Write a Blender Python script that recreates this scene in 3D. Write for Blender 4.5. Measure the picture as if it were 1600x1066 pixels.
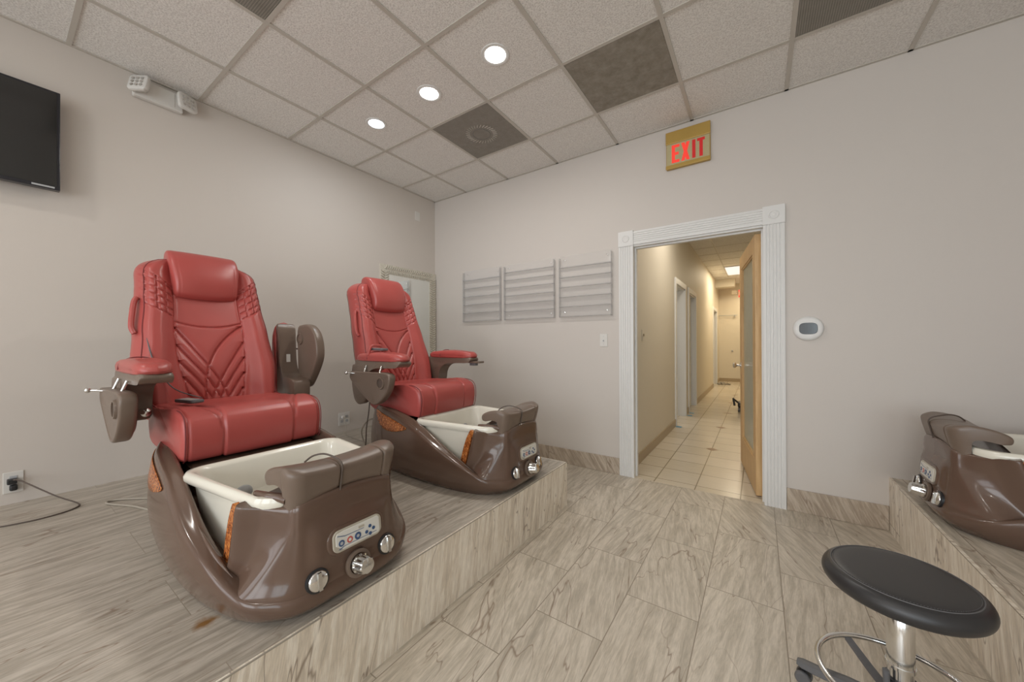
import bpy, bmesh, math, random
from mathutils import Vector, Matrix
random.seed(7)
PI = math.pi
for o in list(bpy.data.objects): bpy.data.objects.remove(o)
S = bpy.context.scene
C = S.collection

# ------------------------------------------------------------------ camera
F_PX, YAW, PITCH, ROLL = 559.73, 0.6017, 0.0034, -0.0035
CAM = Vector((3.411, -3.2281, 1.201))
fw = Vector((-math.sin(YAW)*math.cos(PITCH), math.cos(YAW)*math.cos(PITCH), math.sin(PITCH)))
rt = Vector((math.cos(YAW), math.sin(YAW), 0))
up = rt.cross(fw)
r2 = rt*math.cos(ROLL)+up*math.sin(ROLL); u2 = -rt*math.sin(ROLL)+up*math.cos(ROLL)
cd = bpy.data.cameras.new('camera'); cam = bpy.data.objects.new('camera', cd); C.objects.link(cam)
m = Matrix.Identity(4)
for i in range(3): m[i][0] = r2[i]; m[i][1] = u2[i]; m[i][2] = -fw[i]; m[i][3] = CAM[i]
cam.matrix_world = m
cd.sensor_width = 36; cd.lens = 36*F_PX/1600; cd.clip_start = .02
S.camera = cam
# ------------------------------------------------------------------ world, light, exposure
w = bpy.data.worlds.new('world'); S.world = w; w.use_nodes = True
w.node_tree.nodes['Background'].inputs[0].default_value = (.75, .85, 1, 1)
w.node_tree.nodes['Background'].inputs[1].default_value = 1.0
vs = S.view_settings; vs.view_transform = 'Standard'; vs.look = 'None'; vs.gamma = 1; vs.use_curve_mapping = False
vs.exposure = -0.84
H = 2.9957; T = .6096; GX, GY = .5398, .5254
RX, FY = 6.33, -6.6            # right wall, front (window) wall
def area(name, loc, rot, sx, sy, power, col, shape='RECTANGLE', spread=PI):
    d = bpy.data.lights.new(name, 'AREA'); d.shape = shape; d.size = sx; d.size_y = sy; d.energy = power; d.color = col; d.spread = spread
    o = bpy.data.objects.new(name, d); C.objects.link(o); o.location = loc; o.rotation_euler = rot; return o
for k, x in enumerate((1.15, 3.15, 5.15)):      # daylight entering the three storefront windows behind the camera
    area('daylight', (x, FY-.25, 1.5), (PI/2, 0, 0), 1.7, 2.3, (75, 115, 85)[k], ((.98, .98, 1), (.95, .98, 1), (.84, .95, 1))[k])

# ------------------------------------------------------------------ materials
def new_mat(name):
    mt = bpy.data.materials.new(name); mt.use_nodes = True
    return mt, mt.node_tree.nodes, mt.node_tree.links, mt.node_tree.nodes['Principled BSDF']
def N(ns, t, **kw):
    n = ns.new(t)
    for k, v in kw.items(): setattr(n, k, v)
    return n
def plain(name, col, rough=.5, metal=0, noise=.06, nscale=12, bump=0, bscale=200, coat=0, spec=None, trans=0, alpha=1, emis=None, estr=0, bdist=.002):
    mt, ns, L, b = new_mat(name)
    tc = N(ns, 'ShaderNodeTexCoord')
    nz = N(ns, 'ShaderNodeTexNoise'); nz.inputs['Scale'].default_value = nscale; nz.inputs['Detail'].default_value = 5
    L.new(tc.outputs['Object'], nz.inputs['Vector'])
    mx = N(ns, 'ShaderNodeMix', data_type='RGBA')
    mx.inputs[6].default_value = tuple(c*(1-noise) for c in col)+(1,); mx.inputs[7].default_value = tuple(min(1, c*(1+noise)) for c in col)+(1,)
    L.new(nz.outputs['Fac'], mx.inputs[0]); L.new(mx.outputs[2], b.inputs['Base Color'])
    b.inputs['Roughness'].default_value = rough; b.inputs['Metallic'].default_value = metal
    b.inputs['Coat Weight'].default_value = coat; b.inputs['Coat Roughness'].default_value = .05
    if spec is not None: b.inputs['Specular IOR Level'].default_value = spec
    b.inputs['Transmission Weight'].default_value = trans; b.inputs['Alpha'].default_value = alpha
    if emis: b.inputs['Emission Color'].default_value = emis+(1,); b.inputs['Emission Strength'].default_value = estr
    if bump:
        n2 = N(ns, 'ShaderNodeTexNoise'); n2.inputs['Scale'].default_value = bscale; n2.inputs['Detail'].default_value = 3
        bp = N(ns, 'ShaderNodeBump'); bp.inputs['Strength'].default_value = bump; bp.inputs['Distance'].default_value = bdist
        L.new(tc.outputs['Object'], n2.inputs['Vector']); L.new(n2.outputs['Fac'], bp.inputs['Height']); L.new(bp.outputs[0], b.inputs['Normal'])
    return mt
def stone(name, ax, tw, tl, offs=(0, 0), stagger=.46, base=((.51, .45, .365), (.61, .545, .455)), tilt=(-.15, .55), grout=(.30, .25, .19), stain=False, grow=.0022, vein=1.0, flat=False):
    """travertine-look tile. ax = (long, short) world axes; tile laid long axis along ax[0]"""
    mt, ns, L, b = new_mat(name)
    geo = N(ns, 'ShaderNodeNewGeometry'); sep = N(ns, 'ShaderNodeSeparateXYZ'); L.new(geo.outputs['Position'], sep.inputs[0])
    cmb = N(ns, 'ShaderNodeCombineXYZ'); L.new(sep.outputs['XYZ'.index(ax[0])], cmb.inputs[0]); L.new(sep.outputs['XYZ'.index(ax[1])], cmb.inputs[1])
    mp = N(ns, 'ShaderNodeMapping'); mp.inputs['Location'].default_value = (-offs[0]+61*tl, -offs[1]+80*tw, 0); L.new(cmb.outputs[0], mp.inputs[0])
    br = N(ns, 'ShaderNodeTexBrick'); br.offset = stagger; br.inputs['Scale'].default_value = 1
    br.inputs['Brick Width'].default_value = tl; br.inputs['Row Height'].default_value = tw
    br.inputs['Mortar Size'].default_value = grow; br.inputs['Mortar Smooth'].default_value = .2
    br.inputs['Color1'].default_value = (0, 0, 0, 1); br.inputs['Color2'].default_value = (1, 1, 1, 1); br.inputs['Mortar'].default_value = (.5, .5, .5, 1)
    L.new(mp.outputs[0], br.inputs['Vector'])
    rnd = br.outputs['Color']
    # per-tile rotated and shifted vein coordinates
    ang = N(ns, 'ShaderNodeMapRange'); ang.inputs['To Min'].default_value = tilt[0]; ang.inputs['To Max'].default_value = tilt[1]; L.new(rnd, ang.inputs['Value'])
    vr = N(ns, 'ShaderNodeVectorRotate', rotation_type='Z_AXIS'); L.new(mp.outputs[0], vr.inputs['Vector']); L.new(ang.outputs[0], vr.inputs['Angle'])
    off = N(ns, 'ShaderNodeVectorMath', operation='SCALE'); off.inputs[0].default_value = (13.1, 7.7, 5.3); L.new(rnd, off.inputs['Scale'])
    add = N(ns, 'ShaderNodeVectorMath', operation='ADD'); L.new(vr.outputs[0], add.inputs[0]); L.new(off.outputs[0], add.inputs[1])
    def nz(sx, sy, sc, det, dist, ro=.5):
        mm = N(ns, 'ShaderNodeMapping'); mm.inputs['Scale'].default_value = (sx, sy, 1); L.new(add.outputs[0], mm.inputs[0])
        n = N(ns, 'ShaderNodeTexNoise'); n.inputs['Scale'].default_value = sc; n.inputs['Detail'].default_value = det; n.inputs['Distortion'].default_value = dist; n.inputs['Roughness'].default_value = ro
        L.new(mm.outputs[0], n.inputs['Vector']); return n.outputs['Fac']
    a = nz(1.5, 13, 2.8, 15, .45, .68); c = nz(.75, 3.6, 2.0, 3.2, .5); d = nz(6, 70, 4, 6, .1)
    rp = N(ns, 'ShaderNodeValToRGB'); e = rp.color_ramp.elements
    e[0].position = .33; e[0].color = tuple(x*.80 for x in base[0])+(1,); e[1].position = .68; e[1].color = tuple(min(1, x*1.10) for x in base[1])+(1,)
    q = e.new(.46); q.color = base[0]+(1,); q = e.new(.56); q.color = base[1]+(1,)
    L.new(a, rp.inputs[0])
    # thin dark wandering veins
    sb = N(ns, 'ShaderNodeMath', operation='SUBTRACT'); L.new(c, sb.inputs[0]); sb.inputs[1].default_value = .5
    ab = N(ns, 'ShaderNodeMath', operation='ABSOLUTE'); L.new(sb.outputs[0], ab.inputs[0])
    mr = N(ns, 'ShaderNodeMapRange'); mr.inputs['From Min'].default_value = 0; mr.inputs['From Max'].default_value = .0085; mr.inputs['To Min'].default_value = .75*vein; mr.inputs['To Max'].default_value = 0
    L.new(ab.outputs[0], mr.inputs['Value'])
    pres = N(ns, 'ShaderNodeMapRange'); pres.inputs['From Min'].default_value = .38; pres.inputs['From Max'].default_value = .52; L.new(nz(2, 2, 1.3, 2, 0), pres.inputs['Value'])
    mu = N(ns, 'ShaderNodeMath', operation='MULTIPLY'); L.new(mr.outputs[0], mu.inputs[0]); L.new(pres.outputs[0], mu.inputs[1])
    m1 = N(ns, 'ShaderNodeMix', data_type='RGBA'); L.new(mu.outputs[0], m1.inputs[0]); L.new(rp.outputs[0], m1.inputs[6]); m1.inputs[7].default_value = (.22, .15, .10, 1)
    # fine grain
    gr = N(ns, 'ShaderNodeMapRange'); gr.inputs['From Min'].default_value = .3; gr.inputs['From Max'].default_value = .7; gr.inputs['To Min'].default_value = .88; gr.inputs['To Max'].default_value = 1.09; L.new(d, gr.inputs['Value'])
    m2 = N(ns, 'ShaderNodeVectorMath', operation='SCALE'); L.new(m1.outputs[2], m2.inputs[0]); L.new(gr.outputs[0], m2.inputs['Scale'])
    last = m2.outputs[0]
    if stain:
        ds = N(ns, 'ShaderNodeVectorMath', operation='DISTANCE'); L.new(geo.outputs['Position'], ds.inputs[0]); ds.inputs[1].default_value = stain
        n3 = N(ns, 'ShaderNodeTexNoise'); n3.inputs['Scale'].default_value = 22; n3.inputs['Detail'].default_value = 6; L.new(geo.outputs['Position'], n3.inputs['Vector'])
        f = N(ns, 'ShaderNodeMapRange'); f.inputs['From Min'].default_value = .015; f.inputs['From Max'].default_value = .07; f.inputs['To Min'].default_value = .55; f.inputs['To Max'].default_value = -.3; f.clamp = False; L.new(ds.outputs['Value'], f.inputs['Value'])
        g = N(ns, 'ShaderNodeMath', operation='ADD'); L.new(f.outputs[0], g.inputs[0]); L.new(n3.outputs['Fac'], g.inputs[1])
        h = N(ns, 'ShaderNodeMapRange'); h.inputs['From Min'].default_value = .72; h.inputs['From Max'].default_value = 1.05; L.new(g.outputs[0], h.inputs['Value'])
        m3 = N(ns, 'ShaderNodeMix', data_type='RGBA'); L.new(h.outputs[0], m3.inputs[0]); L.new(last, m3.inputs[6]); m3.inputs[7].default_value = (.24, .12, .035, 1); last = m3.outputs[2]
    mg = N(ns, 'ShaderNodeMix', data_type='RGBA'); L.new(br.outputs['Fac'], mg.inputs[0]); L.new(last, mg.inputs[6]); mg.inputs[7].default_value = grout+(1,)
    L.new(mg.outputs[2], b.inputs['Base Color']); b.inputs['Roughness'].default_value = .42
    bp = N(ns, 'ShaderNodeBump'); bp.invert = True; bp.inputs['Strength'].default_value = .5; bp.inputs['Distance'].default_value = .002
    L.new(br.outputs['Fac'], bp.inputs['Height']); L.new(bp.outputs[0], b.inputs['Normal'])
    return mt

M = {}
M['wall'] = plain('wall_paint', (.64, .588, .535), .6, noise=.015, nscale=1.5, bump=.15, bscale=260)
M['wallb'] = plain('wall_paint_back', (.635, .588, .542), .55, noise=.02, nscale=1.2, bump=.15, bscale=260)
M['hallwall'] = plain('hall_paint', (.70, .635, .52), .6, noise=.02, nscale=2)
M['trim'] = plain('white_trim', (.76, .755, .735), .4, noise=.004)
M['floor'] = stone('floor_tile', 'YX', .305, .606, offs=(-1.84, 2.28))
M['plat'] = stone('platform_tile', 'YX', .305, 1.21, offs=(-2.3, 2.19), tilt=(-.08, .10), stain=(1.965, -2.842, .315), base=((.40, .355, .295), (.50, .45, .385)), grout=(.34, .29, .23), grow=.0013)
M['platr'] = stone('platform_tile_right', 'YX', .305, .606, offs=(-1.05, 4.15), tilt=(-.1, .5))
M['riser'] = stone('riser_tile_lit', 'ZY', 3, .61, offs=(-1.5, -.2), tilt=(-.28, .22), base=((.76, .67, .55), (.88, .81, .70)))  # paler than the floor tile: side light from the right put into the colour
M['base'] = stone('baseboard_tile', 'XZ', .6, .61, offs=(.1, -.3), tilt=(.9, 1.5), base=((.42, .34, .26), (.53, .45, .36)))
M['rise_end'] = stone('riser_end_tile', 'ZX', 3, .61, offs=(-1.5, -.2), tilt=(-.2, .2))
M['brown'] = plain('brown_gelcoat', (.128, .079, .057), .17, noise=.03, coat=.2, spec=.4)
M['brown2'] = plain('brown_satin_plastic', (.175, .128, .098), .33, noise=.04, nscale=30, bump=.05, bscale=500)
M['red'] = plain('red_vinyl', (.44, .084, .074), .31, noise=.06, nscale=9, bump=.12, bscale=420)
M['redseam'] = plain('red_piping', (.20, .035, .035), .5)
M['cream'] = plain('cream_basin', (.80, .77, .67), .16, noise=.015, coat=.4)
M['chrome'] = plain('chrome', (.78, .78, .77), .13, metal=1, noise=.02)
M['black'] = plain('black_plastic', (.02, .02, .022), .4, noise=.1)
M['panel'] = plain('control_panel_white', (.74, .73, .68), .3)
M['panelrim'] = plain('control_panel_rim', (.50, .46, .38), .3)
M['blue'] = plain('button_blue', (.05, .10, .22), .3)
M['redbtn'] = plain('button_red', (.55, .12, .10), .3)
M['grey'] = plain('grey_plastic', (.12, .12, .125), .45)
M['lgrey'] = plain('light_grey', (.45, .46, .47), .4)
M['stoolv'] = plain('black_vinyl', (.030, .029, .030), .36, bump=.1, bscale=500)
M['plate'] = plain('white_plate', (.70, .68, .64), .35)
M['cord_b'] = plain('cord_brown', (.10, .075, .06), .5)
M['cord_g'] = plain('cord_beige', (.38, .34, .28), .5)
M['mirror'] = plain('mirror_glass', (.86, .89, .87), .03, metal=1, noise=0)
M['silver'] = plain('silver_leaf', (.66, .62, .53), .38, metal=.2, noise=.2, nscale=60)
M['screen'] = plain('tv_screen', (.012, .012, .012), .14, noise=0, spec=.8)
M['tvb'] = plain('tv_bezel', (.02, .02, .025), .25)
M['gold'] = plain('gold_anodised', (.50, .33, .085), .38, metal=.25)
M['exitface'] = plain('exit_face', (.50, .43, .24), .4, noise=.1, nscale=30)
M['exitred'] = plain('exit_letters', (.55, .02, .02), .4, emis=(1, .04, .04), estr=.25)
M['exitlit'] = plain('exit_lit', (.7, .03, .02), .4, emis=(1, .07, .045), estr=.95)
M['lamp'] = plain('lamp_lit', (1, 1, 1), .5, emis=(1, .97, .92), estr=14)
M['lampc'] = plain('lamp_lit_cool', (1, 1, 1), .5, emis=(.80, .90, 1), estr=5)
M['panelight'] = plain('light_diffuser', (.8, .8, .8), .5, emis=(.88, .93, 1), estr=1.1, noise=.2, nscale=6)
M['acryl'] = None
M['tee'] = plain('ceiling_tee', (.55, .515, .46), .45, noise=.02)
M['wtee'] = plain('ceiling_tee_edge', (.60, .57, .53), .5)
def burl():
    mt, ns, L, b = new_mat('burl_wood'); tc = N(ns, 'ShaderNodeTexCoord')
    n = N(ns, 'ShaderNodeTexNoise'); n.inputs['Scale'].default_value = 38; n.inputs['Detail'].default_value = 8; n.inputs['Distortion'].default_value = 2.5; L.new(tc.outputs['Object'], n.inputs['Vector'])
    r = N(ns, 'ShaderNodeValToRGB'); e = r.color_ramp.elements; e[0].position = .36; e[0].color = (.13, .035, .01, 1); e[1].position = .66; e[1].color = (.66, .27, .075, 1)
    q = e.new(.5); q.color = (.42, .12, .03, 1); L.new(n.outputs['Fac'], r.inputs[0]); L.new(r.outputs[0], b.inputs['Base Color']); b.inputs['Roughness'].default_value = .2; return mt
M['burl'] = burl()
def wood():
    mt, ns, L, b = new_mat('oak_wood'); tc = N(ns, 'ShaderNodeTexCoord'); mp = N(ns, 'ShaderNodeMapping'); mp.inputs['Scale'].default_value = (12, 12, 1); L.new(tc.outputs['Object'], mp.inputs[0])
    n = N(ns, 'ShaderNodeTexNoise'); n.inputs['Scale'].default_value = 4; n.inputs['Detail'].default_value = 7; L.new(mp.outputs[0], n.inputs['Vector'])
    r = N(ns, 'ShaderNodeValToRGB'); e = r.color_ramp.elements; e[0].position = .3; e[0].color = (.58, .36, .16, 1); e[1].position = .7; e[1].color = (.74, .50, .25, 1)
    L.new(n.outputs['Fac'], r.inputs[0]); L.new(r.outputs[0], b.inputs['Base Color']); b.inputs['Roughness'].default_value = .4; return mt
M['wood'] = wood()
def ceil_mat():
    mt, ns, L, b = new_mat('ceiling_tile'); tc = N(ns, 'ShaderNodeTexCoord')
    n = N(ns, 'ShaderNodeTexNoise'); n.inputs['Scale'].default_value = 130; n.inputs['Detail'].default_value = 6; L.new(tc.outputs['Object'], n.inputs['Vector'])
    r = N(ns, 'ShaderNodeValToRGB'); e = r.color_ramp.elements; e[0].position = .33; e[0].color = (.63, .605, .575, 1); e[1].position = .60; e[1].color = (.88, .86, .825, 1)
    L.new(n.outputs['Fac'], r.inputs[0]); L.new(r.outputs[0], b.inputs['Base Color']); b.inputs['Roughness'].default_value = .9
    bp = N(ns, 'ShaderNodeBump'); bp.inputs['Strength'].default_value = .5; bp.inputs['Distance'].default_value = .003; L.new(n.outputs['Fac'], bp.inputs['Height']); L.new(bp.outputs[0], b.inputs['Normal']); return mt
M['ceil'] = ceil_mat()
def vent_mat(name, dark, light, holes):
    mt, ns, L, b = new_mat(name); geo = N(ns, 'ShaderNodeNewGeometry')
    n = N(ns, 'ShaderNodeTexNoise'); n.inputs['Scale'].default_value = 14; n.inputs['Detail'].default_value = 12; n.inputs['Roughness'].default_value = .75; L.new(geo.outputs['Position'], n.inputs['Vector'])
    r = N(ns, 'ShaderNodeValToRGB'); e = r.color_ramp.elements; e[0].position = .35; e[0].color = dark+(1,); e[1].position = .68; e[1].color = light+(1,); L.new(n.outputs['Fac'], r.inputs[0])
    mp = N(ns, 'ShaderNodeMapping'); mp.inputs['Scale'].default_value = (holes, holes, 0); L.new(geo.outputs['Position'], mp.inputs[0])
    v = N(ns, 'ShaderNodeTexVoronoi'); v.inputs['Scale'].default_value = 1; v.inputs['Randomness'].default_value = 0; L.new(mp.outputs[0], v.inputs['Vector'])
    k = N(ns, 'ShaderNodeMapRange'); k.inputs['From Min'].default_value = .25; k.inputs['From Max'].default_value = .4; k.inputs['To Min'].default_value = .45; k.inputs['To Max'].default_value = 1; L.new(v.outputs['Distance'], k.inputs['Value'])
    s = N(ns, 'ShaderNodeVectorMath', operation='SCALE'); L.new(r.outputs[0], s.inputs[0]); L.new(k.outputs[0], s.inputs['Scale']); L.new(s.outputs[0], b.inputs['Base Color']); b.inputs['Roughness'].default_value = .7; return mt
M['return'] = vent_mat('dusty_return_grille', (.27, .24, .19), (.43, .39, .33), 150)
M['diffuser'] = vent_mat('perforated_diffuser', (.29, .265, .23), (.36, .335, .295), 200)
M['perf'] = vent_mat('perforated_grille', (.27, .25, .215), (.33, .31, .27), 90)
def glassy(name, col, fac, rough=.05, op=.0):
    mt, ns, L, b = new_mat(name); out = ns['Material Output']
    tr = N(ns, 'ShaderNodeBsdfTransparent'); tr.inputs[0].default_value = col+(1,)
    b.inputs['Base Color'].default_value = (.8, .8, .8, 1); b.inputs['Roughness'].default_value = rough
    fr = N(ns, 'ShaderNodeFresnel'); fr.inputs[0].default_value = 1.45
    ad = N(ns, 'ShaderNodeMath', operation='MULTIPLY_ADD'); L.new(fr.outputs[0], ad.inputs[0]); ad.inputs[1].default_value = fac; ad.inputs[2].default_value = op
    mx = N(ns, 'ShaderNodeMixShader'); L.new(ad.outputs[0], mx.inputs[0]); L.new(tr.outputs[0], mx.inputs[1]); L.new(b.outputs[0], mx.inputs[2]); L.new(mx.outputs[0], out.inputs[0]); return mt
M['acryl'] = glassy('clear_acrylic', (1, 1, 1), .5, .08, .03)
M['acryledge'] = glassy('acrylic_edge', (.955, .952, .95), .5, .1, .10)
M['frost'] = plain('frosted_glass', (.45, .46, .38), .25, noise=.05)
def halltile():
    mt, ns, L, b = new_mat('hall_tile'); geo = N(ns, 'ShaderNodeNewGeometry')
    mp = N(ns, 'ShaderNodeMapping'); mp.inputs['Location'].default_value = (-2.667+31*.314, -.10+40*.305, 0); L.new(geo.outputs['Position'], mp.inputs[0])
    br = N(ns, 'ShaderNodeTexBrick'); br.offset = 0; br.inputs['Scale'].default_value = 1; br.inputs['Brick Width'].default_value = .314; br.inputs['Row Height'].default_value = .305
    br.inputs['Mortar Size'].default_value = .0045; br.inputs['Color1'].default_value = (.60, .52, .40, 1); br.inputs['Color2'].default_value = (.68, .60, .48, 1); br.inputs['Mortar'].default_value = (.27, .22, .15, 1)
    L.new(mp.outputs[0], br.inputs['Vector'])
    n = N(ns, 'ShaderNodeTexNoise'); m2 = N(ns, 'ShaderNodeMapping'); m2.inputs['Scale'].default_value = (3, 30, 1); L.new(geo.outputs['Position'], m2.inputs[0]); L.new(m2.outputs[0], n.inputs['Vector']); n.inputs['Scale'].default_value = 2; n.inputs['Detail'].default_value = 5
    k = N(ns, 'ShaderNodeMapRange'); k.inputs['To Min'].default_value = .85; k.inputs['To Max'].default_value = 1.12; L.new(n.outputs['Fac'], k.inputs['Value'])
    s = N(ns, 'ShaderNodeVectorMath', operation='SCALE'); L.new(br.outputs['Color'], s.inputs[0]); L.new(k.outputs[0], s.inputs['Scale']); L.new(s.outputs[0], b.inputs['Base Color']); b.inputs['Roughness'].default_value = .25; return mt
M['halltile'] = halltile()
M['halltileb'] = plain('hall_base_tile', (.40, .31, .20), .4)
M['diamond'] = plain('brown_inset', (.25, .14, .08), .3)
M['tape'] = plain('blue_tape', (.10, .28, .42), .6)

# ------------------------------------------------------------------ mesh helpers
def obj(name, bm, mat, parent=None, smooth=False, bevel=0, bseg=2, sub=0, loc=None):
    bmesh.ops.recalc_face_normals(bm, faces=bm.faces)
    me = bpy.data.meshes.new(name); bm.to_mesh(me); bm.free()
    if smooth:
        for p in me.polygons: p.use_smooth = True
        me.set_sharp_from_angle(angle=math.radians(48))
    mats = mat if isinstance(mat, (list, tuple)) else [mat]
    for q in mats: me.materials.append(M[q])
    o = bpy.data.objects.new(name, me); C.objects.link(o); o.parent = parent
    if loc: o.location = loc
    if bevel:
        md = o.modifiers.new('bevel', 'BEVEL'); md.width = bevel; md.segments = bseg; md.limit_method = 'ANGLE'; md.angle_limit = math.radians(35); md.harden_normals = False
    if sub:
        md = o.modifiers.new('sub', 'SUBSURF'); md.levels = sub; md.render_levels = sub
    return o
def bx(bm, x0, x1, y0, y1, z0, z1, mi=0, mat=None):
    vs = [bm.verts.new((x, y, z)) for x in (x0, x1) for y in (y0, y1) for z in (z0, z1)]
    fs = [(0, 1, 3, 2), (4, 6, 7, 5), (0, 4, 5, 1), (2, 3, 7, 6), (0, 2, 6, 4), (1, 5, 7, 3)]
    for f in fs:
        q = bm.faces.new([vs[i] for i in f]); q.material_index = mi
    if mat is not None:
        for v in vs: v.co = mat @ v.co
    return vs
def box(name, dims, mat, parent=None, bevel=0, **k):
    bm = bmesh.new(); bx(bm, *dims); return obj(name, bm, mat, parent, bevel=bevel, **k)
def grid(bm, rows, closed_u=False, closed_v=False, mi=0, cap0=False, cap1=False):
    V = [[bm.verts.new(p) for p in r] for r in rows]
    nu = len(rows[0]); nv = len(rows)
    for j in range(nv if closed_v else nv-1):
        for i in range(nu if closed_u else nu-1):
            a = V[j][i]; b_ = V[j][(i+1) % nu]; c = V[(j+1) % nv][(i+1) % nu]; d = V[(j+1) % nv][i]
            try:
                f = bm.faces.new((a, b_, c, d)); f.material_index = mi
            except ValueError: pass
    if cap0: bm.faces.new(V[0]).material_index = mi
    if cap1: bm.faces.new(V[-1][::-1]).material_index = mi
    return V
def frame_pts(pts, k):
    p0 = Vector(pts[max(0, k-1)]); p1 = Vector(pts[min(len(pts)-1, k+1)]); t = (p1-p0)
    return t.normalized() if t.length > 1e-9 else Vector((0, 0, 1))
def tube(bm, pts, r, n=10, mi=0, caps=True, closed=False):
    rows = []; prev = None
    L_ = len(pts)
    for k in range(L_):
        if closed: t = (Vector(pts[(k+1) % L_])-Vector(pts[k-1])).normalized()
        else: t = frame_pts(pts, k)
        if prev is None:
            a = Vector((0, 0, 1)) if abs(t.z) < .9 else Vector((1, 0, 0))
            nrm = t.cross(a).normalized()
        else:
            nrm = (prev-t*prev.dot(t)).normalized()
        prev = nrm; bn = t.cross(nrm); rr = r(k/(L_-1)) if callable(r) else r
        rows.append([Vector(pts[k])+nrm*rr*math.cos(2*PI*i/n)+bn*rr*math.sin(2*PI*i/n) for i in range(n)])
    grid(bm, rows, True, closed, mi, caps and not closed, caps and not closed)
def cr(P, n):
    """catmull-rom through P (tuples any dim), n samples per span, open"""
    out = []; L_ = len(P)
    for k in range(L_-1):
        a = P[max(0, k-1)]; b_ = P[k]; c = P[k+1]; d = P[min(L_-1, k+2)]
        for s in range(n):
            t = s/n
            out.append(tuple(.5*((2*b_[i])+(-a[i]+c[i])*t+(2*a[i]-5*b_[i]+4*c[i]-d[i])*t*t+(-a[i]+3*b_[i]-3*c[i]+d[i])*t**3) for i in range(len(b_))))
    out.append(tuple(P[-1])); return out
def curve_at(P, t):
    """catmull-rom eval of list at float t"""
    k = min(int(t), len(P)-2); t -= k
    a = P[max(0, k-1)]; b_ = P[k]; c = P[k+1]; d = P[min(len(P)-1, k+2)]
    return tuple(.5*((2*b_[i])+(-a[i]+c[i])*t+(2*a[i]-5*b_[i]+4*c[i]-d[i])*t*t+(-a[i]+3*b_[i]-3*c[i]+d[i])*t**3) for i in range(len(b_)))
def lathe(bm, prof, n=40, mat=None, mi=0, capa=True, capb=True):
    """prof [(r,z)] around z"""
    rows = [[(mat @ Vector((r*math.cos(2*PI*i/n), r*math.sin(2*PI*i/n), z))) if mat else Vector((r*math.cos(2*PI*i/n), r*math.sin(2*PI*i/n), z)) for i in range(n)] for r, z in prof]
    grid(bm, rows, True, False, mi, capa and prof[0][0] > 1e-5, capb and prof[-1][0] > 1e-5)
def prism(bm, poly, y0, y1, axis='y', mi=0):
    """poly list of (a,b); axis y -> (x,z) polygon extruded in y ; axis x -> (y,z); axis z -> (x,y)"""
    def mk(p, d): return {'y': (p[0], d, p[1]), 'x': (d, p[0], p[1]), 'z': (p[0], p[1], d)}[axis]
    a = [bm.verts.new(mk(p, y0)) for p in poly]; b_ = [bm.verts.new(mk(p, y1)) for p in poly]
    n = len(poly)
    for i in range(n): bm.faces.new((a[i], a[(i+1) % n], b_[(i+1) % n], b_[i])).material_index = mi
    bm.faces.new(a[::-1]).material_index = mi; bm.faces.new(b_).material_index = mi
def rrect(x0, x1, y0, y1, r, n=6):
    out = []
    for cx, cy, a0 in ((x1-r, y1-r, 0), (x0+r, y1-r, 90), (x0+r, y0+r, 180), (x1-r, y0+r, 270)):
        for k in range(n+1):
            a = math.radians(a0+90*k/n); out.append((cx+r*math.cos(a), cy+r*math.sin(a)))
    return out
def thing(name, label, cat, loc=(0, 0, 0), rotz=0, group=None):
    o = bpy.data.objects.new(name, None); C.objects.link(o); o.empty_display_size = .1
    o.location = loc; o.rotation_euler = (0, 0, rotz); o['label'] = label; o['category'] = cat
    if group: o['group'] = group
    return o
def tag(o, label, cat, group=None):
    o['label'] = label; o['category'] = cat
    if group: o['group'] = group
    return o
def struct(o): o['kind'] = 'structure'; return o
def copy_tree(o, parent=None):
    c = o.copy(); C.objects.link(c); c.parent = parent
    for ch in list(o.children): copy_tree(ch, c)
    return c
def text(name, s, size, mat, parent, mtx, depth=.001, bold=0):
    cu = bpy.data.curves.new(name, 'FONT'); cu.body = s; cu.size = size; cu.extrude = depth; cu.align_x = 'CENTER'; cu.align_y = 'CENTER'; cu.offset = bold
    t = bpy.data.objects.new(name, cu); C.objects.link(t)
    dg = bpy.context.evaluated_depsgraph_get(); me = bpy.data.meshes.new_from_object(t.evaluated_get(dg))
    bpy.data.objects.remove(t); me.transform(mtx); me.materials.clear(); me.materials.append(M[mat])
    o = bpy.data.objects.new(name, me); C.objects.link(o); o.parent = parent; return o

# ------------------------------------------------------------------ room shell
PH, PHR = .315, .335; PXL, PYL = 2.245, -.82; PXR = 4.092
DX0, DX1, DH = 2.505, 3.445, 2.045     # clear door opening
bm = bmesh.new(); bx(bm, -.1, RX+.1, FY-.1, 0, -.1, 0)
struct(obj('floor', bm, 'floor'))
bm = bmesh.new(); bx(bm, 0, PXL-.012, FY, PYL-.012, 0, PH); struct(obj('floor_platform_left', bm, 'plat'))
bm = bmesh.new(); bx(bm, PXL-.012, PXL, FY, PYL-.012, 0, PH-.001); bx(bm, 0, PXL, PYL-.012, PYL, 0, PH-.001)
struct(obj('trim_riser_left', bm, 'riser'))
bm = bmesh.new(); bx(bm, PXR+.012, RX, FY, 0, 0, PHR); struct(obj('floor_platform_right', bm, 'platr'))
struct(box('trim_riser_right', (PXR, PXR+.012, FY, 0, 0, PHR-.001), 'riser'))
bm = bmesh.new()   # slim metal nosing line along both platform edges
bx(bm, PXL-.003, PXL+.001, FY, PYL+.001, PH-.003, PH+.0006); bx(bm, 0, PXL, PYL-.003, PYL+.001, PH-.003, PH+.0006)
struct(obj('trim_nosing_left', bm, 'cord_g'))
struct(box('wall_left', (-.12, 0, FY-.1, .12, 0, 3.3), 'wall'))
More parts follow.
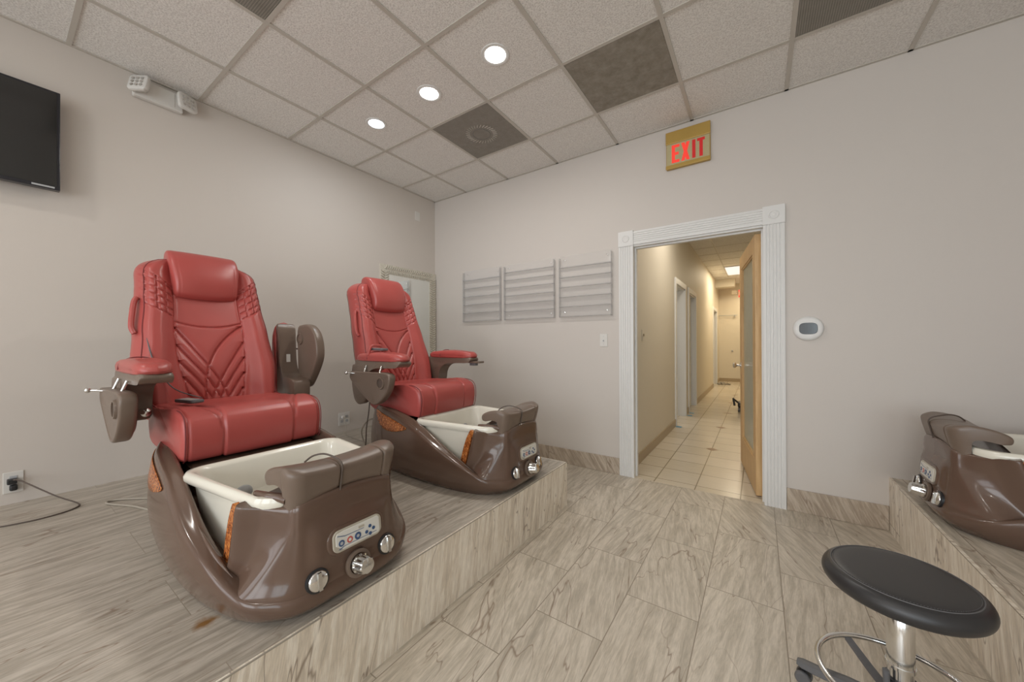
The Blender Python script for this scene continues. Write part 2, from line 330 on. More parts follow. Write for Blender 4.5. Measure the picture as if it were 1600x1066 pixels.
bm = bmesh.new(); bx(bm, 0, DX0-.02, 0, .12, 0, 3.3); bx(bm, DX1+.02, RX, 0, .12, 0, 3.3); bx(bm, DX0-.02, DX1+.02, 0, .12, DH+.02, 3.3)
bmesh.ops.remove_doubles(bm, verts=bm.verts, dist=1e-5)
struct(obj('wall_back', bm, 'wallb'))
struct(box('wall_right', (RX, RX+.12, FY-.1, .12, 0, 3.3), 'wall'))
bm = bmesh.new(); WX = [(.3, 2.0), (2.3, 4.0), (4.3, 6.0)]
bx(bm, 0, RX, FY-.12, FY, 0, .35); bx(bm, 0, RX, FY-.12, FY, 2.65, 3.3)
xs = [0]+[v for p in WX for v in p]+[RX]
for k in range(0, len(xs), 2): bx(bm, xs[k], xs[k+1], FY-.12, FY, .35, 2.65)
struct(obj('wall_front', bm, 'wall'))
for k, (a, b_) in enumerate(WX):
    bm = bmesh.new()
    for d in ((a, b_, .35, .41), (a, b_, 2.59, 2.65), (a, a+.05, .41, 2.59), (b_-.05, b_, .41, 2.59), ((a+b_)/2-.025, (a+b_)/2+.025, .41, 2.59)): bx(bm, d[0], d[1], FY-.09, FY-.03, d[2], d[3])
    struct(obj('window_%d' % (k+1), bm, 'lgrey'))
# baseboards of floor tile
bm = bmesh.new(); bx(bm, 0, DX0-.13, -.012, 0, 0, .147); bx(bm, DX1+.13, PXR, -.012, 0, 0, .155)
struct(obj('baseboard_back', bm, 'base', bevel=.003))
# ceiling: tile sheet, tees
OPEN = []
bm = bmesh.new(); bx(bm, 0, RX, FY, 0, H+.006, H+.03); struct(obj('ceiling', bm, 'ceil'))
bm = bmesh.new()
xl = [GX+i*T for i in range(-1, 11) if 0 < GX+i*T < RX]; yl = [-GY-j*T for j in range(0, 11) if -GY-j*T > FY]
for x in xl: bx(bm, x-.012, x+.012, FY, 0, H-.001, H+.006)
for y in yl: bx(bm, 0, RX, y-.0115, y+.0115, H-.0005, H+.0055)
bx(bm, 0, .02, FY, 0, H-.001, H+.006); bx(bm, 0, RX, -.02, 0, H-.001, H+.006)
struct(obj('trim_ceiling_grid', bm, 'tee'))
# ------------------------------------------------------------------ door casing (fluted, corner rosettes)
def fluted(bm, x0, x1, z0, z1, horizontal=False):
    n = 5; wd = (z1-z0) if horizontal else (x1-x0)
    prof = [(0, 0), (0, .016)]
    m_ = .014; fw_ = (wd-2*m_)/n
    prof.append((m_*.9, .018))
    for k in range(n):
        s = m_+k*fw_
        prof += [(s+fw_*.18, .018), (s+fw_*.38, .0125), (s+fw_*.62, .0125), (s+fw_*.82, .018)]
    prof += [(wd-m_*.9, .018), (wd, .016), (wd, 0)]
    if horizontal: poly = [(-d, z0+a) for a, d in prof]; prism(bm, poly, x0, x1, 'x')
    else: poly = [(x0+a, -d) for a, d in prof]; prism(bm, poly, z0, z1, 'z')
TW = .128
bm = bmesh.new(); fluted(bm, DX0-TW, DX0, 0, 2.052); struct(obj('trim_1', bm, 'trim'))
bm = bmesh.new(); fluted(bm, DX1, DX1+TW, 0, 2.052); struct(obj('trim_2', bm, 'trim'))
bm = bmesh.new(); fluted(bm, DX0, DX1, 2.060, 2.176, True); struct(obj('trim_3', bm, 'trim'))
bm = bmesh.new()
for cx in (DX0-TW/2, DX1+TW/2):
    bx(bm, cx-.067, cx+.067, -.024, 0, 2.052, 2.186)
    mt_ = Matrix.Translation((cx, -.024, 2.119)) @ Matrix.Rotation(PI/2, 4, 'X')
    lathe(bm, [(.0, .004), (.010, .004), (.014, .001), (.022, .001), (.026, .005), (.032, .004), (.034, -.002)], 28, mt_, capb=False)
struct(obj('trim_4', bm, 'trim', bevel=.002))
bm = bmesh.new(); bx(bm, DX0-.02, DX0, 0, .12, 0, DH+.015); bx(bm, DX1, DX1+.02, 0, .12, 0, DH+.015); bx(bm, DX0, DX1, 0, .12, DH, DH+.015)
bx(bm, DX0, DX0+.012, .045, .08, 0, DH); bx(bm, DX1-.012, DX1, .045, .08, 0, DH); bx(bm, DX0+.012, DX1-.012, .045, .08, DH-.012, DH)
struct(obj('trim_5', bm, 'trim'))
# ------------------------------------------------------------------ hallway
HX0, HX1, HY, HH = 2.435, 3.75, 9.3, 2.92
struct(box('floor_hall', (1.2, 5.2, 0.0, HY+.1, -.1, .0008), 'halltile'))
bm = bmesh.new()
prev = .12
for a, b_ in ((2.36, 3.12), (3.52, 4.30), (7.6, 8.5)):
    bx(bm, HX0-.12, HX0, prev, a, 0, 3.2); bx(bm, HX0-.12, HX0, a, b_, 2.04, 3.2); prev = b_
bx(bm, HX0-.12, HX0, prev, HY, 0, 3.2)
struct(obj('wall_hall_left', bm, 'hallwall'))
struct(box('wall_hall_right', (HX1, HX1+.12, .12, HY, 0, 3.2), 'hallwall'))
struct(box('wall_hall_end', (1.2, HX1+.12, HY, HY+.12, 0, 3.2), 'hallwall'))
struct(box('wall_hall_rooms', (1.1, 1.2, .12, HY, 0, 3.2), 'hallwall'))
struct(box('ceiling_hall', (1.2, HX1+.12, .12, HY, HH, HH+.1), 'ceil'))
bm = bmesh.new()
for x in (2.77, 3.38): bx(bm, x-.012, x+.012, .12, 7.9, HH-.004, HH)
for k in range(13): bx(bm, HX0, HX1, .55+k*T-.012, .55+k*T+.012, HH-.0035, HH)
struct(obj('trim_hall_ceiling', bm, 'tee'))
bm = bmesh.new(); prev = .12
for a, b_ in ((2.28, 3.20), (3.44, 4.38), (7.52, 8.58)):
    bx(bm, HX0, HX0+.012, prev, a, 0, .10); prev = b_
bx(bm, HX0, HX0+.012, prev, HY, 0, .1); bx(bm, HX0, HX1, HY-.012, HY, 0, .1)
struct(obj('baseboard_hall', bm, 'halltileb'))
for k, (a, b_) in enumerate(((2.36, 3.12), (3.52, 4.30), (7.6, 8.5))):
    bm = bmesh.new()
    for y0, y1 in ((a-.08, a), (b_, b_+.08)): bx(bm, HX0, HX0+.018, y0, y1, 0, 2.04)
    bx(bm, HX0, HX0+.018, a-.08, b_+.08, 2.04, 2.12)
    bx(bm, HX0-.12, HX0, a-.001, a+.018, 0, 2.04); bx(bm, HX0-.12, HX0, b_-.018, b_+.001, 0, 2.04); bx(bm, HX0-.12, HX0, a, b_, 2.022, 2.041)
    struct(obj('trim_hall_door', bm, 'trim'))
# half-open leaf behind first hall doorway
d = thing('door_2', 'x', 'x', (HX0-.13, 2.38, 0)); del d['label']; del d['category']; d['kind'] = 'structure'
box('door_panel', (-.72, 0, 0, .035, .01, 2.0), 'trim', d, bevel=.002)
bm = bmesh.new(); lathe(bm, [(.0, -.03), (.02, -.03), (.028, 0), (.02, .03), (0, .03)], 14, Matrix.Translation((-.64, .07, .98)), capa=False, capb=False); obj('door_handle', bm, 'chrome', d, True)
d = thing('door_3', 'x', 'x', (HX0-.10, 4.26, 0)); del d['label']; del d['category']; d['kind'] = 'structure'
box('door_panel', (-.0, .035, -.72, 0, .01, 2.0), 'trim', d, bevel=.002)
bm = bmesh.new(); lathe(bm, [(.0, -.03), (.02, -.03), (.028, 0), (.02, .03), (0, .03)], 14, Matrix.Translation((.07, -.64, .98)) , capa=False, capb=False); obj('door_handle', bm, 'grey', d, True)
# diamonds inset in the hall floor
bm = bmesh.new()
for k in range(6):
    for x in (2.983,):
        y = 1.32+k*1.22; r = .062
        prism(bm, [(x-r, y), (x, y-r), (x+r, y), (x, y+r)], .0, .0016, 'z')
struct(obj('trim_floor_inset', bm, 'diamond'))
# hall ceiling light
lp = thing('ceiling_light_panel', 'square fluorescent light panel in the hallway ceiling', 'ceiling light', (3.075, 6.95, HH))
box('diffuser', (-.29, .29, -.59, .59, -.012, -.004), 'panelight', lp)
bm = bmesh.new(); bx(bm, -.305, .305, -.605, -.59, -.014, 0); bx(bm, -.305, .305, .59, .605, -.014, 0); bx(bm, -.305, -.29, -.59, .59, -.014, 0); bx(bm, .29, .305, -.59, .59, -.014, 0); obj('frame', bm, 'tee', lp)
area('hall_panel_and_fill', (3.075, 6.95, HH-.02), (0, 0, 0), .56, 1.15, 58, (1, .86, .62))
area('hall_panel_and_fill', (3.075, 1.4, HH-.02), (0, 0, 0), .56, .56, 30, (1, .94, .84))  # added fill brightening the near hall wall, no ceiling panel here
area('hall_end_fill', (3.2, 8.75, 2.6), (0, 0, 0), .3, .3, 16, (1, .85, .58))  # added fill beyond the soffit for the far wall, no fixture
area('room_light', (1.75, 3.2, 2.85), (0, 0, 0), .5, .5, 25, (1, .95, .88))
# far-end details
es = thing('exit_sign', 'small red lit exit sign hanging at the far end of the hallway', 'sign', (3.13, 8.3, 2.50))
box('housing', (-.15, .15, -.02, .02, -.10, .10), 'exitlit', es, bevel=.004)
text('lettering', 'EXIT', .15, 'exitface', es, Matrix.Translation((0, -.0215, 0)) @ Matrix.Rotation(PI/2, 4, 'X'))
box('bracket', (-.01, .01, -.01, .01, .10, HH-2.50), 'grey', es)
box('battery_box', (-.31, -.19, -.03, .03, -.02, .10), 'halltileb', es, bevel=.006)
bm = bmesh.new(); bx(bm, HX0, 2.9, 8.2, 8.5, 2.70, HH); struct(obj('trim_hall_soffit', bm, 'hallwall'))
cr_ = thing('clothes_rail', 'thin wall rail on the far hallway wall with a bracket', 'rail', (2.0, HY-.06, 1.98))
bm = bmesh.new(); tube(bm, [(0, 0, 0), (.92, 0, 0)], .008, 8); obj('rod', bm, 'lgrey', cr_, True)
bm = bmesh.new(); bx(bm, .84, .86, 0, .06, -.05, .012); obj('bracket', bm, 'lgrey', cr_)
for (x, z, r, lb) in ((2.38, 2.24, .022, 'small dark round hole cap high on the far hallway wall'), (2.78, .92, .026, 'small pale round knob on the far hallway wall'), (3.16, .98, .045, 'dark round wall fitting on the far hallway wall beside the open door')):
    bm = bmesh.new(); lathe(bm, [(0, .03), (r*.7, .028), (r, .0)], 14, Matrix.Translation((x, HY, z)) @ Matrix.Rotation(PI/2, 4, 'X'), capa=False)
    tag(obj('wall_fitting', bm, 'lgrey' if r == .026 else 'cord_b', None, True), lb, 'wall fitting', 'small fittings on the far hallway wall')
def lumps(name, spots, mat, label, cat):
    bm = bmesh.new()
    for (x, y, z, r) in spots:
        bmesh.ops.create_icosphere(bm, subdivisions=2, radius=r, matrix=Matrix.Translation((x, y, z)))
    return tag(obj(name, bm, mat, None, True), label, cat)
# black dolly on the hall floor, rolled up mop head at the far corner
dl = thing('floor_dolly', 'black wheeled object standing on the hallway floor behind the open door', 'dolly', (3.22, 4.1, 0))
box('deck', (-.10, .22, -.12, .14, .075, .16), 'black', dl, bevel=.02)
for x, y in ((-.08, -.09), (-.08, .10), (.18, -.09), (.18, .1)):
    bm = bmesh.new(); lathe(bm, [(0, -.015), (.035, -.015), (.035, .015), (0, .015)], 16, Matrix.Translation((x, y, .036)) @ Matrix.Rotation(PI/2, 4, 'Y'), capa=False, capb=False); obj('wheel', bm, 'grey', dl)
bm = bmesh.new(); tube(bm, [(-.1, -.1, .16), (-.16, -.14, .22), (-.14, -.2, .12)], .018, 8); obj('handle', bm, 'black', dl, True)
bm = bmesh.new()
tube(bm, cr([(2.42+.05, 8.3, .02), (2.55, 8.45, .05), (2.6, 8.25, .03), (2.70, 8.4, .02), (2.78, 8.3, .02)], 6), .018, 6); tube(bm, cr([(2.5, 8.2, .02), (2.62, 8.55, .04), (2.5, 8.6, .02)], 6), .02, 6)
tag(obj('loose_cable', bm, 'cord_g', None, True), 'tangled pale hose lying on the floor at the far end of the hallway', 'cable')
for (x, y, lb) in ((2.452, 2.27, 'blue tape scrap on the hall floor beside the nearer door casing'), (2.46, 3.20, 'blue tape strip on the hall floor between the two door casings'), (2.455, 3.44, 'blue tape scrap on the hall floor at the foot of the farther door casing')):
    bm = bmesh.new(); bx(bm, x-.0, x+.07, y-.05, y+.03, .0008, .003)
    tag(obj('tape_strip', bm, 'tape'), lb, 'tape', 'blue tape scraps on the hallway floor')
# hall light switch near the doorway
sw = thing('light_switch', 'small beige light switch just inside the hallway on its left wall', 'switch', (HX0, .56, 1.27), 0)
box('plate', (0, .006, -.035, .035, -.058, .058), 'hallwall', sw, bevel=.002); box('toggle', (.006, .018, -.005, .005, -.012, .012), 'halltileb', sw)
# glimpse behind the door: picture on the hall right wall
# ------------------------------------------------------------------ oak glass door
dr = thing('door_1', 'x', 'x', (DX1-.008, .125, 0), math.radians(98.2)); del dr['label']; del dr['category']; dr['kind'] = 'structure'
LW = .915; th = .044    # leaf runs along local +x from the hinge, thickness in y
bm = bmesh.new()
bx(bm, 0, .12, 0, th, .012, 2.03); bx(bm, LW-.12, LW, 0, th, .012, 2.03); bx(bm, .12, LW-.12, 0, th, 1.90, 2.03); bx(bm, .12, LW-.12, 0, th, .012, .27)
for a, b_, c, d_ in ((.12, .135, .27, 1.90), (LW-.135, LW-.12, .27, 1.90), (.135, LW-.135, .27, .285), (.135, LW-.135, 1.885, 1.90)): bx(bm, a, b_, .006, th-.006, c, d_)
obj('door_frame', bm, 'wood', dr, bevel=.002)
box('glass_pane', (.135, LW-.135, th/2-.004, th/2+.004, .285, 1.885), 'frost', dr)
for s, nm in ((1, 'door_handle'), (-1, 'door_handle')):
    bm = bmesh.new(); base = Matrix.Translation((LW-.06, th if s > 0 else 0, .965)) @ Matrix.Rotation(-s*PI/2, 4, 'X')
    lathe(bm, [(.030, 0), (.030, .006), (.011, .010), (.011, .035), (.024, .045), (.028, .056), (.022, .066), (0, .069)], 20, base, capb=False); obj(nm, bm, 'chrome', dr, True)
for z in (.25, 1.02, 1.80):
    bm = bmesh.new(); lathe(bm, [(.008, -.045), (.008, .045)], 12, Matrix.Translation((-.004, -.004, z))); obj('hinge', bm, 'chrome', dr)

# ------------------------------------------------------------------ exit sign over the door
ex = thing('exit_sign', 'gold framed EXIT sign with red letters on the wall below the ceiling', 'sign', (2.948, 0, 2.785))
bm = bmesh.new(); bx(bm, -.162, .162, -.030, 0, -.150, .150); obj('housing', bm, 'gold', ex, bevel=.004)
box('top_band', (-.164, .164, -.042, -.028, .052, .152), 'gold', ex, bevel=.004)
box('bottom_band', (-.164, .164, -.040, -.028, -.152, -.122), 'gold', ex, bevel=.003)
box('sign_face', (-.157, .157, -.034, -.029, -.123, .052), 'exitface', ex)
bm = bmesh.new(); yy0, yy1 = -.0355, -.033; z0, z1 = -.108, .038; st = .024
def lt(x0, x1, a, b_): bx(bm, x0, x1, yy0, yy1, a, b_)
lt(-.118, -.094, z0, z1); lt(-.094, -.060, z1-.022, z1); lt(-.094, -.066, (z0+z1)/2-.011, (z0+z1)/2+.011); lt(-.094, -.060, z0, z0+.022)
obj('letter_e', bm, 'exitlit', ex)
bm = bmesh.new()
for s in (1, -1):
    a = -.046 if s > 0 else .016
    prism(bm, [(a, z1), (a+s*.024, z1), (a+s*.062, z0), (a+s*.038, z0)], yy0-(.0002 if s > 0 else 0), yy1, 'y')
obj('letter_x', bm, 'exitlit', ex)
bm = bmesh.new(); lt(.034, .058, z0, z1); obj('letter_i', bm, 'exitred', ex)
bm = bmesh.new(); lt(.070, .124, z1-.022, z1); lt(.086, .110, z0, z1-.022); obj('letter_t', bm, 'exitred', ex)
# ------------------------------------------------------------------ thermostat, switches, outlets
th_ = thing('thermostat', 'white oval wall thermostat with dark glass window right of the doorway', 'thermostat', (3.699, 0, 1.289))
def oval(bm, a, b_, prof, p=2.3, n=48):
    rows = [[(a*s*math.copysign(abs(math.cos(t))**(2/p), math.cos(t)), -d, b_*s*math.copysign(abs(math.sin(t))**(2/p), math.sin(t))) for t in [2*PI*i/n for i in range(n)]] for s, d in prof]
    grid(bm, rows, True, False, 0, True, True)
bm = bmesh.new(); oval(bm, .083, .083, [(1, 0), (1, .014), (.94, .021), (.80, .024), (.62, .024)], 2.1); obj('cover', bm, 'trim', th_, True)
bm = bmesh.new(); oval(bm, .050, .040, [(1, .023), (1, .0255), (.97, .026)], 3.2); obj('glass_window', bm, 'screen', th_)
def wallplate(name, label, cat, loc, axis, w_, h_, kind):
    t = thing(name, label, cat, loc, 0 if axis == 'back' else PI/2)
    # local: plate lies in xz, sticks out toward -y ; rotated by +90deg it faces +x
    box('plate', (-w_/2, w_/2, -.006, 0, -h_/2, h_/2), 'plate', t, bevel=.002)
    if kind == 'switch':
        box('surround', (-.012, .012, -.0075, -.006, -.022, .022), 'plate', t); box('toggle', (-.004, .004, -.018, -.006, -.011, .003), 'lgrey', t)
        for s in (1, -1):
            bm = bmesh.new(); lathe(bm, [(.003, 0), (.003, .001), (0, .0015)], 8, Matrix.Translation((0, -.006, s*.036)) @ Matrix.Rotation(PI/2, 4, 'X'), capb=False); obj('screw', bm, 'lgrey', t)
    if kind == 'outlet':
        for dx in ((-.026, .026) if w_ > .09 else (0,)):
            for s in (1, -1):
                box('socket', (dx-.013, dx+.013, -.0085, -.006, s*.022-.013, s*.022+.013), 'lgrey', t, bevel=.003)
    return t
wallplate('light_switch', 'white single toggle light switch between the clear racks and the door casing', 'switch', (2.229, 0, 1.216), 'back', .072, .118, 'switch')
o1 = wallplate('wall_outlet', 'white wall outlet low on the left wall with a black plug in it', 'outlet', (0, -3.155, .435), 'left', .068, .115, 'outlet')
box('plug', (-.022, .012, -.045, -.0085, -.004, .024), 'black', o1, bevel=.005); box('plug', (-.014, .014, -.04, -.0085, -.042, -.010), 'black', o1, bevel=.008)
o2 = wallplate('wall_outlet', 'white double wall outlet low on the wall between the two red chairs', 'outlet', (0, -1.228, .444), 'left', .118, .125, 'outlet')
box('plug', (-.038, -.012, -.04, -.0085, .008, .034), 'plate', o2, bevel=.006)
wallplate('blank_wall_plate', 'small blank cover plate high on the left wall near the corner', 'wall plate', (0, -.287, 2.735), 'left', .072, .11, 'blank')
# ------------------------------------------------------------------ clear polish racks
def rack(x0, x1, n, label, first=.06):
    t = thing('acrylic_rack', label, 'rack', (x0, -.008, 1.443), 0, 'clear acrylic wall racks')
    W_, H_ = x1-x0, .605
    box('back_panel', (0, W_, -.003, 0, 0, H_), 'acryl', t)
    for x in (0, W_-.004): box('side_panel', (x, x+.004, -.038, -.003, 0, H_-.02), 'acryledge', t)
    for k in range(n):
        z = .004+k*(H_-first-.035)/(n-1)
        bm = bmesh.new(); bx(bm, .004, W_-.004, -.034, -.003, z, z+.003); bx(bm, .004, W_-.004, -.036, -.034, z, z+.009)
        obj('shelf', bm, 'acryledge', t)
    for x in (.05, W_-.05):
        for z in ((H_-.04), .05):
            bm = bmesh.new(); lathe(bm, [(.006, 0), (.006, .003), (0, .005)], 10, Matrix.Translation((x, -.003, z)) @ Matrix.Rotation(PI/2, 4, 'X'), capb=False); obj('screw', bm, 'chrome', t)
    return t
rack(.515, 1.062, 6, 'leftmost of the three clear acrylic wall racks, nearest the corner', .09)
rack(1.115, 1.733, 7, 'middle of the three clear acrylic wall racks')
rack(1.789, 2.318, 6, 'rightmost of the three clear acrylic wall racks, nearest the door casing', .09)
# ------------------------------------------------------------------ mirror with braided silver frame
mr_ = thing('wall_mirror', 'mirror in a braided silver frame on the left wall behind the farther red chair', 'mirror', (0, -.41, 1.10))
MW, MH = .81, 1.94; fwid = .105
box('mirror_glass', (.006, .014, -MW/2+.07, MW/2-.07, -MH/2+.07+.0, MH/2-.07), 'mirror', mr_)
bm = bmesh.new()
for (a, b_, c, d_) in ((-MW/2, MW/2, MH/2-fwid, MH/2), (-MW/2, MW/2, -MH/2, -MH/2+fwid), (-MW/2, -MW/2+fwid, -MH/2+fwid, MH/2-fwid), (MW/2-fwid, MW/2, -MH/2+fwid, MH/2-fwid)):
    bx(bm, 0, .018, a, b_, c, d_)
rng = .028
def leafrow(p0, p1, side):
    v = Vector(p1)-Vector(p0); n = int(v.length/rng); u_ = v.normalized(); w_ = Vector((0, -u_.z, u_.y))
    for k in range(n):
        for s in (1, -1):
            c = Vector(p0)+u_*(k+.5)*rng; a = c+w_*s*.004-u_*.012; e = c+w_*s*(fwid*.46)+u_*.014
            tube(bm, [a+Vector((.018, 0, 0)), (a+e)/2+Vector((.026, 0, 0)), e+Vector((.017, 0, 0))], .0085, 5)
h_ = fwid/2
leafrow((0, -MW/2+h_, MH/2-h_), (0, MW/2-h_, MH/2-h_), 1); leafrow((0, -MW/2+h_, -MH/2+h_), (0, MW/2-h_, -MH/2+h_), 1)
leafrow((0, -MW/2+h_, -MH/2+h_), (0, -MW/2+h_, MH/2-h_), 1); leafrow((0, MW/2-h_, -MH/2+h_), (0, MW/2-h_, MH/2-h_), 1)
obj('frame', bm, 'silver', mr_)
# ------------------------------------------------------------------ television
tv = thing('television', 'black flat television mounted high on the left wall', 'television', (.05, -3.50, 2.365))
box('casing', (-.0, .045, -.5, .5, -.282, .282), 'tvb', tv, bevel=.003)
box('screen', (.0445, .0465, -.487, .487, -.262, .270), 'screen', tv)
box('logo_strip', (.0455, .047, .40, .48, -.276, -.267), 'lgrey', tv)
box('wall_mount', (-.05, 0, -.15, .15, -.12, .12), 'black', tv)
# ------------------------------------------------------------------ emergency light
el = thing('emergency_light', 'white two-headed emergency light on the left wall just under the ceiling', 'emergency light', (0, -2.565, 2.905))
bm = bmesh.new(); prism(bm, [(-.135, -.065), (.115, -.065), (.115, .06), (-.135, .06)], 0, .04, 'x'); obj('housing', bm, 'plate', el, bevel=.008)
box('test_panel', (.0395, .043, -.07, .07, -.045, .045), 'plate', el, bevel=.002)
def head(y, yaw, tip, nm):
    R_ = Matrix.Translation((.075, y, .0)) @ Matrix.Rotation(yaw, 4, 'Z') @ Matrix.Rotation(tip, 4, 'Y')
    bm = bmesh.new(); pts = rrect(-.05, .05, -.045, .045, .018, 4)
    rows = [[R_ @ Vector((d_, a*s*1.15, b_*s*1.25)) for a, b_ in pts] for s, d_ in ((.6, -.03), (.9, -.012), (1, .0), (1, .014), (.93, .018))]
    grid(bm, rows, True, False, 0, True, True); hd = obj('lamp_head', bm, 'plate', el, True)
    bm = bmesh.new()
    for i in range(3):
        for j in range(3):
            lathe(bm, [(.007, .018), (.010, .0215), (.0, .020)], 10, R_ @ Matrix.Translation((0, (i-1)*.028, (j-1)*.026)) @ Matrix.Rotation(PI/2, 4, 'Y'), capa=False, capb=False)
    obj('reflector', bm, 'chrome', hd, True)
    bm = bmesh.new(); tube(bm, [(.03, y, 0), (.06, y, 0)], .013, 10); obj('neck', bm, 'plate', hd, True)
head(-.11, -.9, -.25, 'a'); head(.125, .35, -.15, 'b')
# ------------------------------------------------------------------ ceiling fittings
def vent(i, j, mat, label, ring=False, drop=0):
    x0 = GX+i*T; y1 = -GY-j*T
    t = thing('ceiling_vent', label, 'ceiling vent', (x0+T/2, y1-T/2, H), 0, 'vent panels in the ceiling')
    box('panel', (-T/2+.014, T/2-.014, -T/2+.014, T/2-.014, .0, .0052), mat, t)
    if ring:
        bm = bmesh.new()
        for k in range(30):
            a = 2*PI*k/30; r0, r1 = .10, .135
            tube(bm, [(r0*math.cos(a), r0*math.sin(a), .0), (r1*math.cos(a+.12), r1*math.sin(a+.12), -.0005)], .0028, 5)
        obj('ring_slots', bm, 'tee', t)
        bm = bmesh.new(); tube(bm, [(.075*math.cos(a), .075*math.sin(a), .0005) for a in [2*PI*k/40 for k in range(40)]], .002, 5, closed=True); obj('inner_ring', bm, 'grey', t)
    return t
vent(3, 0, 'return', 'dusty brown speckled return vent panel, third square from the door side of the ceiling')
vent(1, 0, 'diffuser', 'dark perforated ceiling vent with a faint round ring, beside the downlights', True)
vent(1, 3, 'perf', 'fine perforated grille cut by the top edge, above the emergency light side')
vent(5, 0, 'perf', 'fine perforated grille cut by the top edge, right of the EXIT sign')
def can(x, y, kind, label, lit=True, r=.078):
    t = thing('downlight', label, 'ceiling light', (x, y, H+.006), 0, 'recessed downlights')
    bm = bmesh.new(); lathe(bm, [(r*.86, -.002), (r*1.02, -.006), (r*1.12, -.004), (r*1.14, .0)], 40, capa=False, capb=False); obj('trim_ring', bm, 'trim', t, True)
    if kind == 'can':
        bm = bmesh.new(); lathe(bm, [(r*.86, -.003), (r*.80, .0), (r*.72, -.0005)], 40, capa=False, capb=False); obj('reflector', bm, 'trim', t, True)
    bm = bmesh.new(); lathe(bm, [(0, -.010 if kind == 'can' else -.012), (r*.5, -.009), (r*.84, -.003)], 40, capa=False, capb=False); obj('lens', bm, 'lamp' if kind == 'can' else 'lampc', t, True)
    return t
can(2.064, -1.440, 'can', 'brightest downlight, the one nearest the camera of the three in the ceiling row')
can(1.461, -1.434, 'can', 'middle downlight of the three in the ceiling row')
can(.833, -1.433, 'led', 'cool white flush downlight, farthest left of the three in the ceiling row', r=.072)
for x, y, p, c in ((2.064, -1.44, 14, (1, .95, .88)), (1.461, -1.434, 11, (1, .95, .88)), (.833, -1.433, 8, (.88, .94, 1))):
    area('downlight_lamp', (x, y, H-.02), (0, 0, 0), .13, .13, p, c, 'DISK')
for x, y in ((.85, -4.2), (2.67, -4.2), (4.3, -5.4), (1.5, -5.6)):     # unseen downlights added to light the room, no fittings modelled
    area('downlight_lamp', (x, y, H-.02), (0, 0, 0), .13, .13, 14, (1, .95, .88), 'DISK')
#PART2
# ------------------------------------------------------------------ pedicure spa chair
def sstep(a, b_, x):
    t = max(0., min(1., (x-a)/(b_-a))); return t*t*(3-2*t)
HULL = [  # levels, each from front centre to rear centre (x, half width, z)
 [(-.05, 0, 0), (-.055, .14, 0), (-.095, .21, 0), (-.19, .275, 0), (-.42, .315, 0), (-.75, .31, 0), (-1.05, .28, 0), (-1.25, .19, 0), (-1.29, 0, 0)],
 [(-.008, 0, .035), (-.012, .15, .035), (-.052, .228, .035), (-.155, .295, .035), (-.42, .345, .04), (-.75, .345, .045), (-1.05, .31, .05), (-1.28, .21, .05), (-1.33, 0, .05)],
 [(.002, 0, .062), (-.002, .155, .062), (-.040, .238, .065), (-.145, .312, .075), (-.42, .368, .13), (-.74, .372, .19), (-1.04, .335, .22), (-1.27, .22, .22), (-1.325, 0, .22)],
 [(-.002, 0, .085), (-.006, .152, .085), (-.042, .235, .088), (-.14, .315, .108), (-.41, .364, .225), (-.72, .352, .345), (-1.02, .318, .408), (-1.23, .21, .42), (-1.29, 0, .42)],
 [(-.012, 0, .096), (-.018, .145, .096), (-.055, .224, .10), (-.15, .300, .124), (-.40, .342, .244), (-.70, .330, .368), (-1.0, .295, .428), (-1.21, .195, .438), (-1.27, 0, .438)],
 [(-.06, 0, .096), (-.065, .12, .096), (-.10, .20, .105), (-.21, .270, .13), (-.385, .305, .240), (-.66, .300, .368), (-.97, .26, .425), (-1.17, .17, .435), (-1.23, 0, .435)],
 [(-.08, 0, .05), (-.085, .11, .05), (-.12, .19, .06), (-.23, .255, .08), (-.40, .290, .16), (-.68, .28, .26), (-.97, .24, .33), (-1.15, .15, .33), (-1.21, 0, .33)],
]
def hull(u, v):
    rows = [curve_at(L_, min(u, 7.9999)) for L_ in HULL]
    return curve_at(rows, min(v, len(HULL)-1.0001))
def ringfull(half):   # half: front centre -> rear centre with y>=0 ; closed ring
    return [Vector(p) for p in half]+[Vector((p[0], -p[1], p[2])) for p in half[-2:0:-1]]
TOWER = [
 [(-.006, 0, .07), (-.010, .148, .07), (-.046, .228, .07), (-.145, .305, .07), (-.215, .290, .07), (-.285, .275, .07), (-.30, .0, .07)],
 [(-.004, 0, .10), (-.008, .152, .10), (-.043, .231, .10), (-.138, .309, .105), (-.21, .292, .10), (-.279, .277, .10), (-.295, 0, .10)],
 [(-.012, 0, .14), (-.016, .150, .14), (-.043, .212, .14), (-.118, .278, .14), (-.20, .276, .14), (-.268, .279, .14), (-.285, 0, .14)],
 [(-.020, 0, .205), (-.024, .148, .205), (-.043, .193, .205), (-.088, .234, .205), (-.165, .254, .20), (-.246, .280, .20), (-.26, 0, .20)],
 [(-.026, 0, .28), (-.030, .146, .28), (-.044, .182, .28), (-.072, .200, .28), (-.145, .243, .28), (-.222, .281, .28), (-.24, 0, .28)],
 [(-.031, 0, .345), (-.035, .146, .345), (-.048, .178, .345), (-.068, .190, .345), (-.130, .236, .352), (-.198, .281, .366), (-.22, 0, .366)],
 [(-.040, 0, .36), (-.044, .146, .36), (-.056, .172, .36), (-.075, .182, .36), (-.135, .228, .358), (-.198, .272, .375), (-.22, 0, .375)],
]
